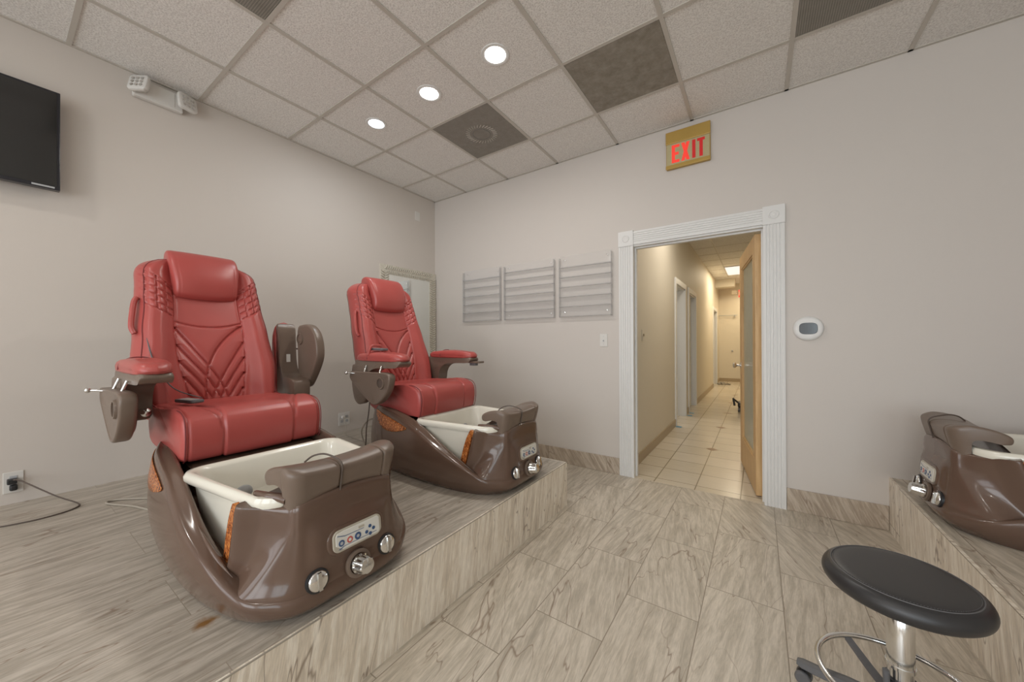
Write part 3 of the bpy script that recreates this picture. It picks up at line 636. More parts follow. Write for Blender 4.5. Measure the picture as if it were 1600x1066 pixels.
def build_base(root):
    bm = bmesh.new(); NU, NV = 72, 40
    rows = []
    for j in range(NV+1):
        v = (len(HULL)-1)*j/NV
        rows.append(ringfull([hull(8*i/NU, v) for i in range(NU+1)]))
    grid(bm, rows, True, False, 0, True, True)
    rows = []
    for j in range(31):
        v = (len(TOWER)-1)*j/30; half = []
        for i in range(61):
            u = min(6*i/60, 5.9999)
            p = curve_at([curve_at(L_, u) if u < 5 else tuple(L_[5][k]*(6-u)+L_[6][k]*(u-5) for k in range(3)) for L_ in TOWER], min(v, len(TOWER)-1.0001))
            x, y, z = p; y = max(y, 0)
            # arched raised housing around the control panel and recessed face
            if u < 2:
                e = sstep(.16, .12, abs(y))*sstep(.135, .19, z)*sstep(.30, .25, z); x += .012*e
                arch = .315-.9*y*y; f = math.exp(-((z-arch)/.008)**2)*sstep(.19, .17, abs(y)); x -= .003*f
                cc = math.exp(-((abs(y)-.185)/.02)**2); x += 0*cc
            if z > .31: z += .022*max(0, 1-(y/.19)**2)*sstep(.31, .345, z)
            half.append((x, y, z))
        rows.append(ringfull(half))
    grid(bm, rows, True, False, 0, True, True)
    # ridges pressed in the flank
    for s in (1, -1):
        pts = []
        for k in range(11):
            t = k/10; u = 4.1-.95*t; q = hull(u, 4.5); pts.append((q[0]+.0, s*(q[1]+.0), q[2]+.0))
        tube(bm, pts, lambda t: .0075*math.sin(PI*max(.03, min(.97, t)))+.0005, 10)
    o = obj('base_shell', bm, 'brown', root, True)
    # burl strips (front of basin) and burl flank panels
    for s in (1, -1):
        bm = bmesh.new()
        a = cr([(-.280, .125), (-.266, .165), (-.244, .235), (-.220, .31), (-.198, .364)], 6); n = len(a)
        wd = [.030*math.sin(PI*(.18+.64*k/(n-1)))+.004 for k in range(n)]
        out = [[Vector((x+.004, s*.270, z)), Vector((x+.004, s*.2875, z)), Vector((x-w_, s*.2895, z+.008)), Vector((x-w_, s*.272, z+.008))] for (x, z), w_ in zip(a, wd)]
        grid(bm, out, True, False, 0, True, True); obj('burl_strip', bm, 'burl', root, True)
        bm = bmesh.new(); top, bot = [], []
        rows = []
        for k in range(25):
            u = 4.95+1.35*k/24; f = math.sin(PI*min(1, max(0, (k+.3)/24.6)))**.6
            r_ = []
            for q in range(7):
                v = 2.92-.50*f*(q/6); p = Vector(hull(u, v)); p2 = Vector(hull(u, v-.02)); p3 = Vector(hull(u+.02, v))
                nn = (p2-p).cross(p3-p); nn.normalize()
                if nn.y < 0: nn = -nn
                p = p+nn*.003; r_.append(Vector((p.x, s*p.y, p.z)))
            rows.append(r_)
        grid(bm, rows); o2 = obj('burl_panel', bm, 'burl', root, True)
        md = o2.modifiers.new('solid', 'SOLIDIFY'); md.thickness = .003; md.offset = 0
def build_basin(root):
    bm = bmesh.new(); rows = []
    for (x0, x1, hw, z, r) in ((-.50, -.20, .20, .085, .08), (-.55, -.16, .265, .105, .09), (-.60, -.125, .278, .20, .08), (-.655, -.105, .285, .34, .07), (-.662, -.10, .287, .352, .07), (-.682, -.082, .305, .352, .07), (-.690, -.076, .312, .362, .075), (-.690, -.076, .312, .376, .075), (-.682, -.082, .305, .388, .07), (-.668, -.095, .292, .391, .065), (-.655, -.108, .280, .386, .06), (-.645, -.118, .270, .372, .06), (-.62, -.14, .258, .25, .07), (-.57, -.17, .235, .15, .09), (-.50, -.22, .17, .12, .07)):
        rows.append([Vector((x, y*(1-.27*max(0, (x+.42)/.34)**1.5), z)) for x, y in rrect(x0-.015, x1-.012, -hw, hw, r, 7)])
    grid(bm, rows, True, False, 0, True, True); b_ = obj('basin', bm, 'cream', root, True)
    bm = bmesh.new(); lathe(bm, [(0, .006), (.03, .006), (.036, .001), (.036, 0)], 24, Matrix.Translation((-.36, 0, .118))); obj('drain', bm, 'chrome', b_, True)
    for y in (-.12, .12):
        bm = bmesh.new(); lathe(bm, [(0, .006), (.03, .005), (.035, 0)], 24, Matrix.Translation((-.632, y, .25)) @ Matrix.Rotation(PI/2+.1, 4, 'Y'), capa=False); obj('jet', bm, 'lgrey', b_, True)
def build_footrest(root):
    bm = bmesh.new(); rows = []
    prof = cr([(-.047, .336), (-.036, .39), (-.026, .435), (-.024, .458), (-.032, .470), (-.055, .479), (-.10, .480), (-.14, .473), (-.178, .460), (-.200, .448), (-.209, .434), (-.206, .419), (-.194, .415), (-.165, .418), (-.125, .425), (-.094, .418), (-.078, .39), (-.072, .333)], 5)
    n = 120
    for j in range(n+1):
        y = -1+2*j/n; ay = abs(y); e = 1.0
        if ay > .95: e = .84+.16*math.sqrt(max(0, 1-((ay-.95)/.05)**2))
        rc = .045*(1-math.sqrt(max(0, 1-(max(0, ay-.74)/.26)**2)))      # rounded front corners
        tc = .014*(1-math.sqrt(max(0, 1-(max(0, ay-.84)/.16)**2)))      # rounded tip corners
        row = []
        for x, z in prof:
            back = sstep(-.07, -.20, x); hw = .194+.006*back+.010*sstep(.34, .46, z)
            cx, cz = -.07+(-.08)*back, .41
            xx = cx+(x-cx)*e; zz = cz+(z-cz)*e
            xx -= rc*sstep(-.10, -.035, x); xx += tc*sstep(-.15, -.20, x)
            zz += (-.010+.016*ay**2)*sstep(.41, .46, z)
            if z < .38 and x > -.07: zz += .030*(1-ay**2)*sstep(.40, .34, z)
            g = sum(math.exp(-((y*hw-q)/.0032)**2) for q in (-.035, .135)); xx += -.006*g if x > -.05 else 0
            if z > .45: zz -= .005*g
            row.append(Vector((xx, y*hw, zz)))
        rows.append(row)
    grid(bm, rows, True, False, 0, True, True)
    o = obj('footrest', bm, 'brown2', root, True)
    bm = bmesh.new(); tube(bm, cr([(-.036, -.035, .37), (-.026, -.035, .42), (-.020, -.036, .455), (-.030, -.038, .474), (-.06, -.045, .486), (-.10, -.06, .493), (-.135, -.08, .484), (-.16, -.095, .462)], 6), .0032, 8); obj('hose', bm, 'cord_b', o, True)
    bm = bmesh.new()
    for s in (-1,): tube(bm, cr([(-.085, s*.185, .380), (-.11, s*.200, .386), (-.15, s*.220, .390), (-.19, s*.228, .390), (-.205, s*.230, .390)], 5), lambda t: .016*(1-.5*t), 10)
    obj('release_lever', bm, 'brown', o, True)
def dial(root, y, z, big):
    tilt = Matrix.Rotation(PI/2-.16, 4, 'Y'); base = Matrix.Translation((-.007 if not big else .003, y, z)) @ tilt
    bm = bmesh.new()
    if big:
        lathe(bm, [(.046, -.006), (.046, .003), (.041, .006), (.034, .005)], 36, base, capa=False, capb=False); r_ = obj('faucet_dial', bm, 'brown2', root, True)
        bm = bmesh.new(); rows = []
        for (r, h_) in ((.030, .0), (.032, .004), (.032, .014), (.0275, .018), (.027, .05), (.024, .056), (0.0001, .058)):
            rows.append([base @ Vector((r*(1+(.05*math.cos(9*a) if .016 < h_ < .052 else 0))*math.cos(a), r*(1+(.05*math.cos(9*a) if .016 < h_ < .052 else 0))*math.sin(a), h_)) for a in [2*PI*k/72 for k in range(72)]])
        grid(bm, rows, True, False, 0, True, True); obj('dial_grip', bm, 'chrome', r_, True)
    else:
        lathe(bm, [(.037, -.008), (.037, .002), (.032, .005), (.028, .004)], 32, base, capa=False, capb=False); r_ = obj('round_knob', bm, 'black', root, True)
        bm = bmesh.new(); lathe(bm, [(.031, .0), (.031, .007), (.027, .011), (0.0001, .012)], 32, base)
        vs_ = bx(bm, -.027, .027, -.006, .006, .009, .020, mat=base); obj('knob_cap', bm, 'chrome', r_, True)
def build_panel(root):
    tilt = Matrix.Translation((-.006, 0.012, .212)) @ Matrix.Rotation(-.10, 4, 'Y') @ Matrix(((0, 0, 1, 0), (1, 0, 0, 0), (0, 1, 0, 0), (0, 0, 0, 1)))
    # panel frame local: x->world y, y->up, z->out
    def pl(pts, z0, z1, name, mat, par, s=1.0):
        bm = bmesh.new(); rows = [[tilt @ Vector((a, b_, z0)) for a, b_ in pts], [tilt @ Vector((a, b_, z1-.001)) for a, b_ in pts], [tilt @ Vector((a*.985, b_*.96, z1)) for a, b_ in pts]]
        grid(bm, rows, True, False, 0, True, True); return obj(name, bm, mat, par)
    bm = bmesh.new(); hp = rrect(-.105, .105, -.046, .046, .042, 8)
    grid(bm, [[tilt @ Vector((a*s, b_*s, z)) for a, b_ in hp] for s, z in ((1.18, -.028), (1.10, -.014), (1.03, -.004), (1.0, .0), (.94, .001))], True, False, 0, False, True); obj('panel_housing', bm, 'brown', root, True)
    cp = pl(rrect(-.092, .092, -.036, .036, .022, 7), -.003, .0055, 'control_panel', 'panelrim', root)
    pl([(-.083, -.012), (-.058, -.030), (.078, -.030), (.083, -.022), (.083, .022), (.076, .030), (-.052, .030), (-.078, .027), (-.083, .018)], .005, .0072, 'panel_face', 'panel', cp)
    def ring(cx, cy, r, mat, mi):
        bm = bmesh.new(); lathe(bm, [(r, .0070), (r, .0085), (0.0001, .0088)], 20, tilt @ Matrix.Translation((cx, cy, 0)), capa=False)
        b_ = obj('button', bm, mat, cp); return b_
    for cx, mat, in ((-.064, 'blue'), (-.034, 'redbtn'), (-.004, 'blue')):
        ring(cx, -.008+.0*cx, .0105 if cx < -.01 else .012, mat, 0)
        bm = bmesh.new(); lathe(bm, [(.0055, .0088), (.0001, .0094)], 14, tilt @ Matrix.Translation((cx, -.008, 0)), capa=False); obj('button_icon', bm, 'lgrey' if mat == 'blue' else 'panel', cp)
    for cx, cy in ((.030, -.010), (.058, -.006), (.044, .006), (.044, -.020)): ring(cx, cy, .006, 'blue', 0)
    bm = bmesh.new(); prism(bm, [(-.0, .014), (.022, .014), (.022, .022), (0, .022)], .0072, .0078, 'z'); bm.transform(tilt); obj('display', bm, 'panelrim', cp)
    bm = bmesh.new(); prism(bm, [(-.076, .020), (-.05, .012), (.02, .010), (.02, .0085), (-.052, .010), (-.078, .018)], .0072, .0077, 'z'); prism(bm, [(-.076, -.026), (-.055, -.020), (.07, -.020), (.07, -.0215), (-.054, -.0217), (-.07, -.028)], .0072, .0077, 'z'); bm.transform(tilt); obj('panel_line', bm, 'blue', cp)
def build_seat(root):
    prof = cr([(-1.33, .42), (-1.25, .395), (-1.0, .390), (-.82, .389), (-.785, .394), (-.772, .425), (-.764, .49), (-.772, .545), (-.80, .578), (-.86, .592), (-.95, .588), (-1.08, .575), (-1.22, .572), (-1.32, .580), (-1.35, .55), (-1.352, .48), (-1.33, .42)], 9)[:-1]
    bm = bmesh.new(); rows = []; n = 130; HW = .285
    ctr = (-1.06, .487)
    NP = len(prof); nrm = []
    for q in range(NP):
        a_, b_ = prof[q-1], prof[(q+1) % NP]; vx, vz = b_[0]-a_[0], b_[1]-a_[1]; l_ = math.hypot(vx, vz) or 1; nrm.append((-vz/l_, vx/l_))
    sgn = 1 if sum((prof[q][0]-ctr[0])*nrm[q][0]+(prof[q][1]-ctr[1])*nrm[q][1] for q in range(NP)) > 0 else -1
    for j in range(n+1):
        t = -1+2*j/n; y = t*HW; ay = abs(y); e = 1; d = HW-ay
        yy = y
        if d < .03: e = 1-.10*(1-math.sqrt(max(0, 1-((.03-d)/.03)**2)))
        row = []
        for q, (x, z) in enumerate(prof):
            dx, dz = (x-ctr[0]), (z-ctr[1])
            front = sstep(-.95, -.80, x); top = sstep(.50, .57, z); outer = max(front, top)
            k = 0
            k -= .007*math.exp(-((ay-.142)/.0045)**2)*outer*(1 if x > -1.18 else 0)
            k += .005*sstep(.150, .135, ay)*outer*sstep(-1.2, -1.1, x)
            top = max(top, sstep(.505, .535, z)*front)
            if top > 0:   # seams sweeping from the panel back to the outer corners
                pathy = .150+.122*max(0, min(1, (-.765-x)/.27))**1.15
                if -1.15 < x: k -= .007*math.exp(-((ay-pathy)/.006)**2)*top
                k += .014*sstep(.15, .23, ay)*top*sstep(-.80, -.93, x)*sstep(-1.33, -1.15, x)      # raised side bolsters
            k -= .005*math.exp(-((d-.022)/.004)**2)*outer
            sx = math.copysign(.04*(1-e)/.1, dx) if abs(dx) > .2 else .04*(1-e)/.1*dx/.2
            row.append(Vector((ctr[0]+dx-sx+k*sgn*nrm[q][0], yy, ctr[1]+dz*e+k*sgn*nrm[q][1])))
        rows.append(row)
    grid(bm, rows, True, False, 0, True, True)
    o = obj('seat', bm, 'red', root, True)
    # piping
    for s in (1, -1):
        bm = bmesh.new(); pts = [(x-.0+.001*(1 if x > -1 else -1), s*(HW-.010), z+(.004 if z > .5 else 0)) for x, z in prof[30:118]]
        tube(bm, pts, .0028, 6); obj('piping', bm, 'redseam', o, True)
    return o
ZB0, ZB1 = .50, 1.375
def hb(v):
    pts = [(0, .275), (.12, .308), (.3, .322), (.5, .306), (.7, .288), (.84, .281)]
    if v >= .84: return .281*max(0.0, 1-((v-.84)/.175)**3.2)**(1/2.4)
    for (a, p), (b_, q) in zip(pts, pts[1:]):
        if v <= b_: return p+(q-p)*sstep(a, b_, v)
def xcen(v):
    return curve_at([(-1.335,), (-1.365,), (-1.425,), (-1.485,), (-1.545,), (-1.600,)], v*5)[0]
def back_front(a, v):
    h_ = hb(v); aa = abs(a); y = a*h_; z = ZB0+(ZB1-ZB0)*v
    x = xcen(v)+.050*sstep(.46, .74, aa)*(1-.25*v)-.085*max(0, (aa-.80)/.20)**2.2
    x -= .05*max(0, (v-.90)/.10)**2.4
    pa = .52 if v > .55 else .40+.12*sstep(0, .55, v)
    G = 0
    def g(d, w_, dep): return dep*math.exp(-(d/w_)**2)
    if v < .80: G += g((aa-pa)*h_, .0042, .008)
    # seam below plain band, sagging in the middle
    vs_ = .545+.035*(aa/pa)**2
    if aa < pa: G += g((v-vs_)*.87, .0042, .008)
    if aa < pa-.005 and v < vs_:
        b_ = v/.56
        best = 9
        for s, fam in ((-1, (.97, .78, .60, .42, .24, .08)), (1, (1.0, .80, .62, .44, .26, .10))):
            q = a/pa*s
            for bk in fam:
                d = bk-b_
                if d < 0: continue
                if s > 0 and bk == 1.0: qq = 1-1.55*(1-math.exp(-2.9*d)); sl = 1.55*2.9*math.exp(-2.9*d)
                else: qq = 1-2.05*d+.35*d*d; sl = 2.05-.7*d
                sl = sl/.56*pa*h_/.87
                best = min(best, abs(q-qq)*pa*h_/math.hypot(1, sl))
        G += g(best, .0045, .010)+g(best, .018, .006)
    # shoulder diamonds
    t_ = (aa-pa)/(1-pa)
    if t_ > .02:
        yy = (aa-pa)*h_; edge_lo = .605+.10*t_; edge_hi = .80+.12*t_
        if edge_lo < v < edge_hi:
            zz = (v-.60)*.87-yy*.62
            f2 = abs(zz/.040-round(zz/.040))*.040/1.18; f3 = abs(yy/.036-round(yy/.036))*.036
            if .006 < yy and t_ < .93: G += max(g(f2, .0042, .009), g(f3, .0042, .009))
        G += g((v-edge_lo)*.8, .004, .006)+g((v-edge_hi)*.8, .0035, .005)
    return x-G, y, z
def build_back(root):
    bm = bmesh.new(); NF, NVV = 150, 210; rows = []
    for j in range(NVV+1):
        v = min(.9995, j/NVV); row = []
        for i in range(NF+1):
            a = -1+2*i/NF; a = math.copysign(1-(1-abs(a))**1.0, a) if a else 0
            row.append(Vector(back_front(a, v)))
        h_ = hb(v); x1, _, z = back_front(1, v); xc = xcen(v); th = .085*(1-.6*max(0, (v-.88)/.12)**2)
        xb = xc-.04-th
        for f, yf in ((.15, 1.008), (.35, 1.012), (.6, 1.008), (.8, .99), (.95, .95), (1, .88), (1, .6), (1, .2), (1, -.2), (1, -.6), (1, -.88), (.95, -.95), (.8, -.99), (.6, -1.008), (.35, -1.012), (.15, -1.008)):
            row.append(Vector((x1+(xb-x1)*f, yf*h_, z)))
        rows.append(row)
    grid(bm, rows, True, False, 0, True, True)
    o = obj('backrest', bm, 'red', root, True)
    bm = bmesh.new()
    pts = [Vector(back_front(-.93, k/60)) for k in range(60)]
    top = [Vector(back_front(-.93+1.86*k/24, .985)) for k in range(1, 24)]
    pts2 = [Vector(back_front(.93, k/60)) for k in range(59, -1, -1)]
    tube(bm, [p+Vector((.001, 0, 0)) for p in pts+top+pts2], .0030, 6); obj('piping', bm, 'redseam', o, True)
    # plastic back shell
    bm = bmesh.new(); rows = []
    for j in range(31):
        v = .04+.93*j/30; h_ = hb(v)*.97; xc = xcen(v)-.125+.03*max(0, (v-.85)/.15)**2; z = ZB0+(ZB1-ZB0)*v; e = min(1, .3+8*min(v-.04, .97-v))
        rows.append([Vector((xc-.04*e*(1-abs(a)**3)-(.0 if s else 0), a*h_, z)) for s in (0,) for a in [-1+2*k/24 for k in range(25)]]+[Vector((xc+.03, a*h_, z)) for a in (1, .5, 0, -.5, -1)])
    grid(bm, rows, True, False, 0, True, True); obj('back_shell', bm, 'brown2', root, True)
    # side grip loop
    for s in (-1,):
        bm = bmesh.new(); v0, v1 = .50, .72
        tube(bm, cr([(xcen(v0)-.02, s*(hb(v0)+.002), ZB0+.875*v0), (xcen(.54)-.02, s*(hb(.54)+.014), ZB0+.875*.54), (xcen(.62)-.02, s*(hb(.62)+.017), ZB0+.875*.62), (xcen(.69)-.02, s*(hb(.69)+.013), ZB0+.875*.69), (xcen(v1)-.02, s*(hb(v1)+.002), ZB0+.875*v1)], 6), .012, 10); obj('side_grip', bm, 'red', root, True)
    # headrest pillow
    prof = cr([(-1.512, 1.150), (-1.487, 1.175), (-1.478, 1.23), (-1.492, 1.30), (-1.522, 1.365), (-1.565, 1.408), (-1.615, 1.423), (-1.655, 1.41), (-1.672, 1.37), (-1.668, 1.33), (-1.62, 1.33), (-1.57, 1.27), (-1.535, 1.18), (-1.512, 1.150)], 7)[:-1]
    bm = bmesh.new(); rows = []; n = 60
    for j in range(n+1):
        t = -1+2*j/n; at = abs(t); e = 1 if at < .86 else .70+.30*math.sqrt(max(0, 1-((at-.86)/.14)**2))
        g_ = .004*math.exp(-((at-.84)/.018)**2)
        rows.append([Vector((-1.57+(x+1.57)*(e-g_*6)-.018*at**3, t*(.150+.012*sstep(1.2, 1.35, z)), 1.29+(z-1.29)*(1-(1-e)*.35)-.010*(1-t*t)*sstep(1.22, 1.15, z))) for x, z in prof])
    grid(bm, rows, True, False, 0, True, True); obj('headrest', bm, 'red', root, True)
def tray_poly(kind):
    if kind == 'down': return cr([(-.03, .085), (.18, .088), (.385, .085), (.40, .02), (.365, -.05), (.30, -.105), (.24, -.125), (.17, -.10), (.04, -.02), (-.04, .04), (-.03, .085)], 4)[:-1]
    return cr([(.05, .085), (.20, .088), (.40, .085), (.43, .03), (.42, -.06), (.36, -.135), (.27, -.165), (.18, -.15), (.06, -.06), (.01, .01), (.05, .085)], 4)[:-1]
def build_arm(root, s, loc, kind):
    """arm frame: origin = pivot, x forward, s = outward side (-1 right/near, +1)"""
    bm = bmesh.new()
    poly = cr([(-.06, -.07), (.05, -.075), (.075, -.03), (.085, .03), (.12, .085), (.19, .112), (.30, .118), (.40, .122), (.432, .136), (.44, .155), (.40, .168), (.2, .166), (.0, .166), (-.045, .16), (-.055, .10), (-.062, .0), (-.06, -.07)], 5)[:-1]
    rows = []
    for y, e in ((-.052, .90), (-.048, .97), (-.035, 1), (.035, 1), (.048, .97), (.052, .90)):
        rows.append([Vector((.19+(x-.19)*(1-(1-e)*.25), y, .09+(z-.09)*e)) for x, z in poly])
    grid(bm, rows, True, False, 0, True, True)
    a = obj('armrest', bm, 'brown2', root, True, loc=loc)
    bm = bmesh.new(); rows = []   # padded top
    pl = cr([(-.045, 0), (-.02, .052), (.10, .063), (.26, .064), (.38, .060), (.435, .040), (.452, 0)], 6)
    ring = pl+[(x, -y) for x, y in pl[-2:0:-1]]
    for sc, z in ((.86, .158), (.97, .162), (1.0, .170), (.975, .176), (1.0, .182), (1.0, .192), (.95, .206), (.80, .216), (.5, .222), (.15, .223)):
        rows.append([Vector((.2+(x-.2)*(sc if sc > .85 else sc+.1), y*sc, z-(.010*((x-.2)/.25)**2 if z > .18 else 0))) for x, y in ring])
    grid(bm, rows, True, False, 0, True, True); obj('arm_pad', bm, 'red', a, True)
    bm = bmesh.new(); tube(bm, cr([(.11, -.064, .17), (.115, -.058, .20), (.125, -.03, .2205), (.13, 0, .2245), (.125, .03, .2205), (.115, .058, .20), (.11, .064, .17)], 5), .0028, 6); obj('pad_seam', bm, 'redseam', a, True)
    if kind in ('down', 'up'):
        y0 = s*.082; tp = tray_poly(kind)
        cx, cz = sum(p[0] for p in tp)/len(tp), sum(p[1] for p in tp)/len(tp)
        bm = bmesh.new()
        grid(bm, [[Vector((cx+(x-cx)*e, y0+yy*s, cz+(z-cz)*e)) for x, z in tp] for e, yy in ((.90, -.034), (.955, -.034), (.985, -.030), (1, -.022), (1, .010), (.99, .016), (.965, .019), (.92, .019), (.90, .0165), (.3, .0165))], True, False, 0, True, True)
        tr = obj('tray', bm, 'brown2', a, True)
        hx, hz = (.315, .022) if kind == 'down' else (.335, .045)
        bm = bmesh.new(); rot = Matrix.Translation((hx, y0, hz)) @ Matrix.Rotation(PI/2, 4, 'X')
        lathe(bm, [(.030, s*.033), (.030, s*.042), (.037, s*.042), (.040, s*.034), (.040, -s*.018), (.037, -s*.025), (.030, -s*.025), (.030, -s*.019)], 32, rot, capa=False, capb=False); obj('cup_ring', bm, 'brown2', tr, True)
        bm = bmesh.new(); lathe(bm, [(.030, -s*.0195), (.012, -s*.0192), (.0001, -s*.0195), (.0001, s*.039), (.010, s*.0385), (.022, s*.0405), (.030, s*.0365)], 28, rot, capa=False, capb=False); obj('cup_recess', bm, 'cord_b' if kind == 'down' else 'brown2', tr, True)
        for px in (.10, .27):
            bm = bmesh.new(); tube(bm, [(px, y0*.98, .07), (px, y0*.72, .13)], .006, 8); obj('chrome_pin', bm, 'chrome', a, True)
        if kind == 'up': box('label_plate', (.17, .235, -.012, .012, .1105, .1125), 'panel', a)
    if kind == 'down':
        bm = bmesh.new(); tube(bm, [(.02, s*.095, .074), (.0, s*.115, .076), (-.012, s*.135, .078)], .0045, 8)
        bmesh.ops.create_icosphere(bm, subdivisions=2, radius=.012, matrix=Matrix.Translation((-.014, s*.138, .078))); obj('lever', bm, 'chrome', a, True)
        bm = bmesh.new(); pp = cr([(-.075, .13), (.05, .13), (.10, .06), (.11, -.04), (.07, -.12), (.0, -.15), (-.05, -.12), (-.08, -.02), (-.085, .07), (-.075, .13)], 4)[:-1]
        grid(bm, [[Vector((x*e, y, z*e)) for x, z in pp] for y, e in ((s*.0, .9), (s*.012, 1), (s*.05, 1), (s*.058, .93))], True, False, 0, True, True); obj('tray_hinge_cover', bm, 'brown2', a, True)
        bm = bmesh.new(); bmesh.ops.create_icosphere(bm, subdivisions=3, radius=.020, matrix=Matrix.Translation((.13, -s*.02, -.03))); tube(bm, [(.03, -s*.01, -.02), (.13, -s*.02, -.03)], .008, 8); obj('ball_joint', bm, 'chrome', a, True)
    if kind == 'stowed':
        box('tray_edge', (.36, .505, -.02, .045, .118, .134), 'brown2', a, bevel=.004); box('tray_catch', (.40, .46, -.015, .02, .098, .119), 'grey', a, bevel=.003)
    return a
def build_chair(name, label, loc, rotz, dx, far):
    root = thing(name, label, 'chair', loc, rotz, 'pedicure chairs')
    build_base(root); build_basin(root)
    bm = bmesh.new(); prism(bm, [(-1.2, .405), (-.98, .392), (-.76, .365), (-.725, .345), (-.725, .22), (-1.2, .2)], -.255, .255, 'y'); obj('seat_deck', bm, 'brown', root, bevel=.012, bseg=3); build_footrest(root); build_panel(root)
    dial(root, -.128, .116, False); dial(root, .132, .116, False); dial(root, .010, .108, True)
    bm = bmesh.new(); bx(bm, -1.24, -.84, -.19, -.15, .385, .402); bx(bm, -1.24, -.84, .15, .19, .385, .402); bx(bm, -1.2, -.9, -.15, .15, .388, .400); obj('seat_rail', bm, 'black', root)
    return root
PIV = (-1.275, .345, .600)
c1 = build_chair('pedicure_chair', 'red quilted pedicure chair nearest the camera with its far armrest flipped up', (PXL-.005, -2.50, PH), 0, 0, 'up')
def upper(root, dx):
    before = set(root.children)
    build_seat(root); build_back(root)
    for o in set(root.children)-before: o.location.x += dx
def copy_parts(src, dst):
    for ch in list(src.children): copy_tree(ch, dst)
c2 = thing('pedicure_chair', 'red quilted pedicure chair farther away, by the mirror, both armrests down', 'chair', (PXL-.005, -1.35, PH), 0, 'pedicure chairs')
c3 = thing('pedicure_chair', 'brown pedicure chair base on the right platform, cut by the right edge', 'chair', (4.107, -.55, PHR), PI, 'pedicure chairs')
copy_parts(c1, c2); copy_parts(c1, c3)
upper(c1, 0)
for c, dx in ((c2, .11), (c3, .05)):
    for ch in list(c1.children):
        if ch.name.split('.')[0] in ('seat', 'backrest', 'back_shell', 'side_grip', 'headrest'):
            n_ = copy_tree(ch, c); n_.location.x = dx+(.055 if c is c2 and ch.name.split('.')[0] != 'seat' else 0)
a = build_arm(c1, -1, (PIV[0], -PIV[1], PIV[2]), 'down')
for c, dx in ((c2, .11), (c3, .05)):
    n_ = copy_tree(a, c); n_.location.x = PIV[0]+dx
a = build_arm(c1, 1, (PIV[0]-.04, PIV[1]+.062, PIV[2]-.02), 'up'); a.rotation_euler = (0, -math.radians(92), 0)
a = build_arm(c2, 1, (PIV[0]+.11, PIV[1], PIV[2]), 'stowed')
n_ = copy_tree(a, c3); n_.location.x = PIV[0]+.05

# ------------------------------------------------------------------ rolling stool
st = thing('rolling_stool', 'round black cushioned stool on chrome column and casters in the foreground', 'stool', (3.762, -1.668, 0))
bm = bmesh.new(); prof = cr([(.0001, .430), (.10, .430), (.150, .432), (.172, .442), (.180, .458), (.1775, .474), (.168, .487), (.158, .4925)], 6)
lathe(bm, prof+[(.156, .4915), (.154, .4925)]+cr([(.150, .494), (.13, .497), (.08, .4985), (.0001, .499)], 4), 72); cu = obj('cushion', bm, 'stoolv', st, True)
bm = bmesh.new(); tube(bm, [(.1565*math.cos(a), .1565*math.sin(a), .4925) for a in [2*PI*k/72 for k in range(72)]], .0016, 6, closed=True)
for k in range(150):
    a = 2*PI*k/150; b_ = a+.022
    tube(bm, [(.1515*math.cos(a), .1515*math.sin(a), .4945), (.1515*math.cos(b_), .1515*math.sin(b_), .4945)], .0007, 4)
obj('stitching', bm, 'grey', cu)
bm = bmesh.new(); lathe(bm, [(.031, .225), (.031, .418), (.029, .42)], 32); lathe(bm, [(.0335, .216), (.0335, .226)], 32); lathe(bm, [(.029, .17), (.029, .217)], 32); obj('gas_column', bm, 'chrome', st, True)
bm = bmesh.new(); lathe(bm, [(.034, .416), (.036, .432)], 28); obj('column_cap', bm, 'black', st, True)
bm = bmesh.new(); lathe(bm, [(.034, .07), (.034, .165), (.036, .17), (.036, .182)], 28); obj('lower_column', bm, 'black', st, True)
bm = bmesh.new(); tube(bm, [(-.035, -.03, .15), (-.038, -.03, .21)], .008, 10); obj('height_lever', bm, 'grey', st, True)
bm = bmesh.new(); lathe(bm, [(.05, .045), (.052, .075), (.045, .10), (.034, .115)], 28); obj('hub', bm, 'grey', st, True)
for k in range(4):
    ang = math.radians(165+90*k)
    R_ = Matrix.Rotation(ang, 4, 'Z')
    bm = bmesh.new(); rows = []
    for r, z, w_, h_ in ((.03, .085, .020, .018), (.12, .080, .019, .016), (.20, .068, .018, .013), (.235, .066, .017, .012), (.25, .066, .012, .008)):
        rows.append([R_ @ Vector((r, w_*cx, z+h_*cz)) for cx, cz in ((-1, -.6), (-.8, .8), (-.4, 1), (.4, 1), (.8, .8), (1, -.6), (.7, -1), (-.7, -1))])
    grid(bm, rows, True, False, 0, True, True); lg = obj('leg', bm, 'grey', st, True)
    bm = bmesh.new()
    for s in (1, -1):
        lathe(bm, [(.0001, -.009), (.019, -.009), (.023, -.004), (.023, .004), (.019, .009), (.0001, .009)], 24, R_ @ Matrix.Translation((.232, s*.013, .0235)) @ Matrix.Rotation(PI/2, 4, 'X'))
    obj('caster', bm, 'grey', lg, True)
    bm = bmesh.new(); rows = [[R_ @ Vector((.232+.020*math.cos(t), y, .030+.020*math.sin(t))) for t in [PI*q/8 for q in range(9)]] for y in (-.006, .006)]; grid(bm, rows)
    tube(bm, [R_ @ Vector((.232, 0, .03)), R_ @ Vector((.232, 0, .062))], .006, 8); obj('caster_fork', bm, 'black', lg, True)
bm = bmesh.new(); tube(bm, [(.192*math.cos(a), .192*math.sin(a), .155) for a in [2*PI*k/80 for k in range(80)]], .0085, 12, closed=True); obj('foot_ring', bm, 'chrome', st, True)
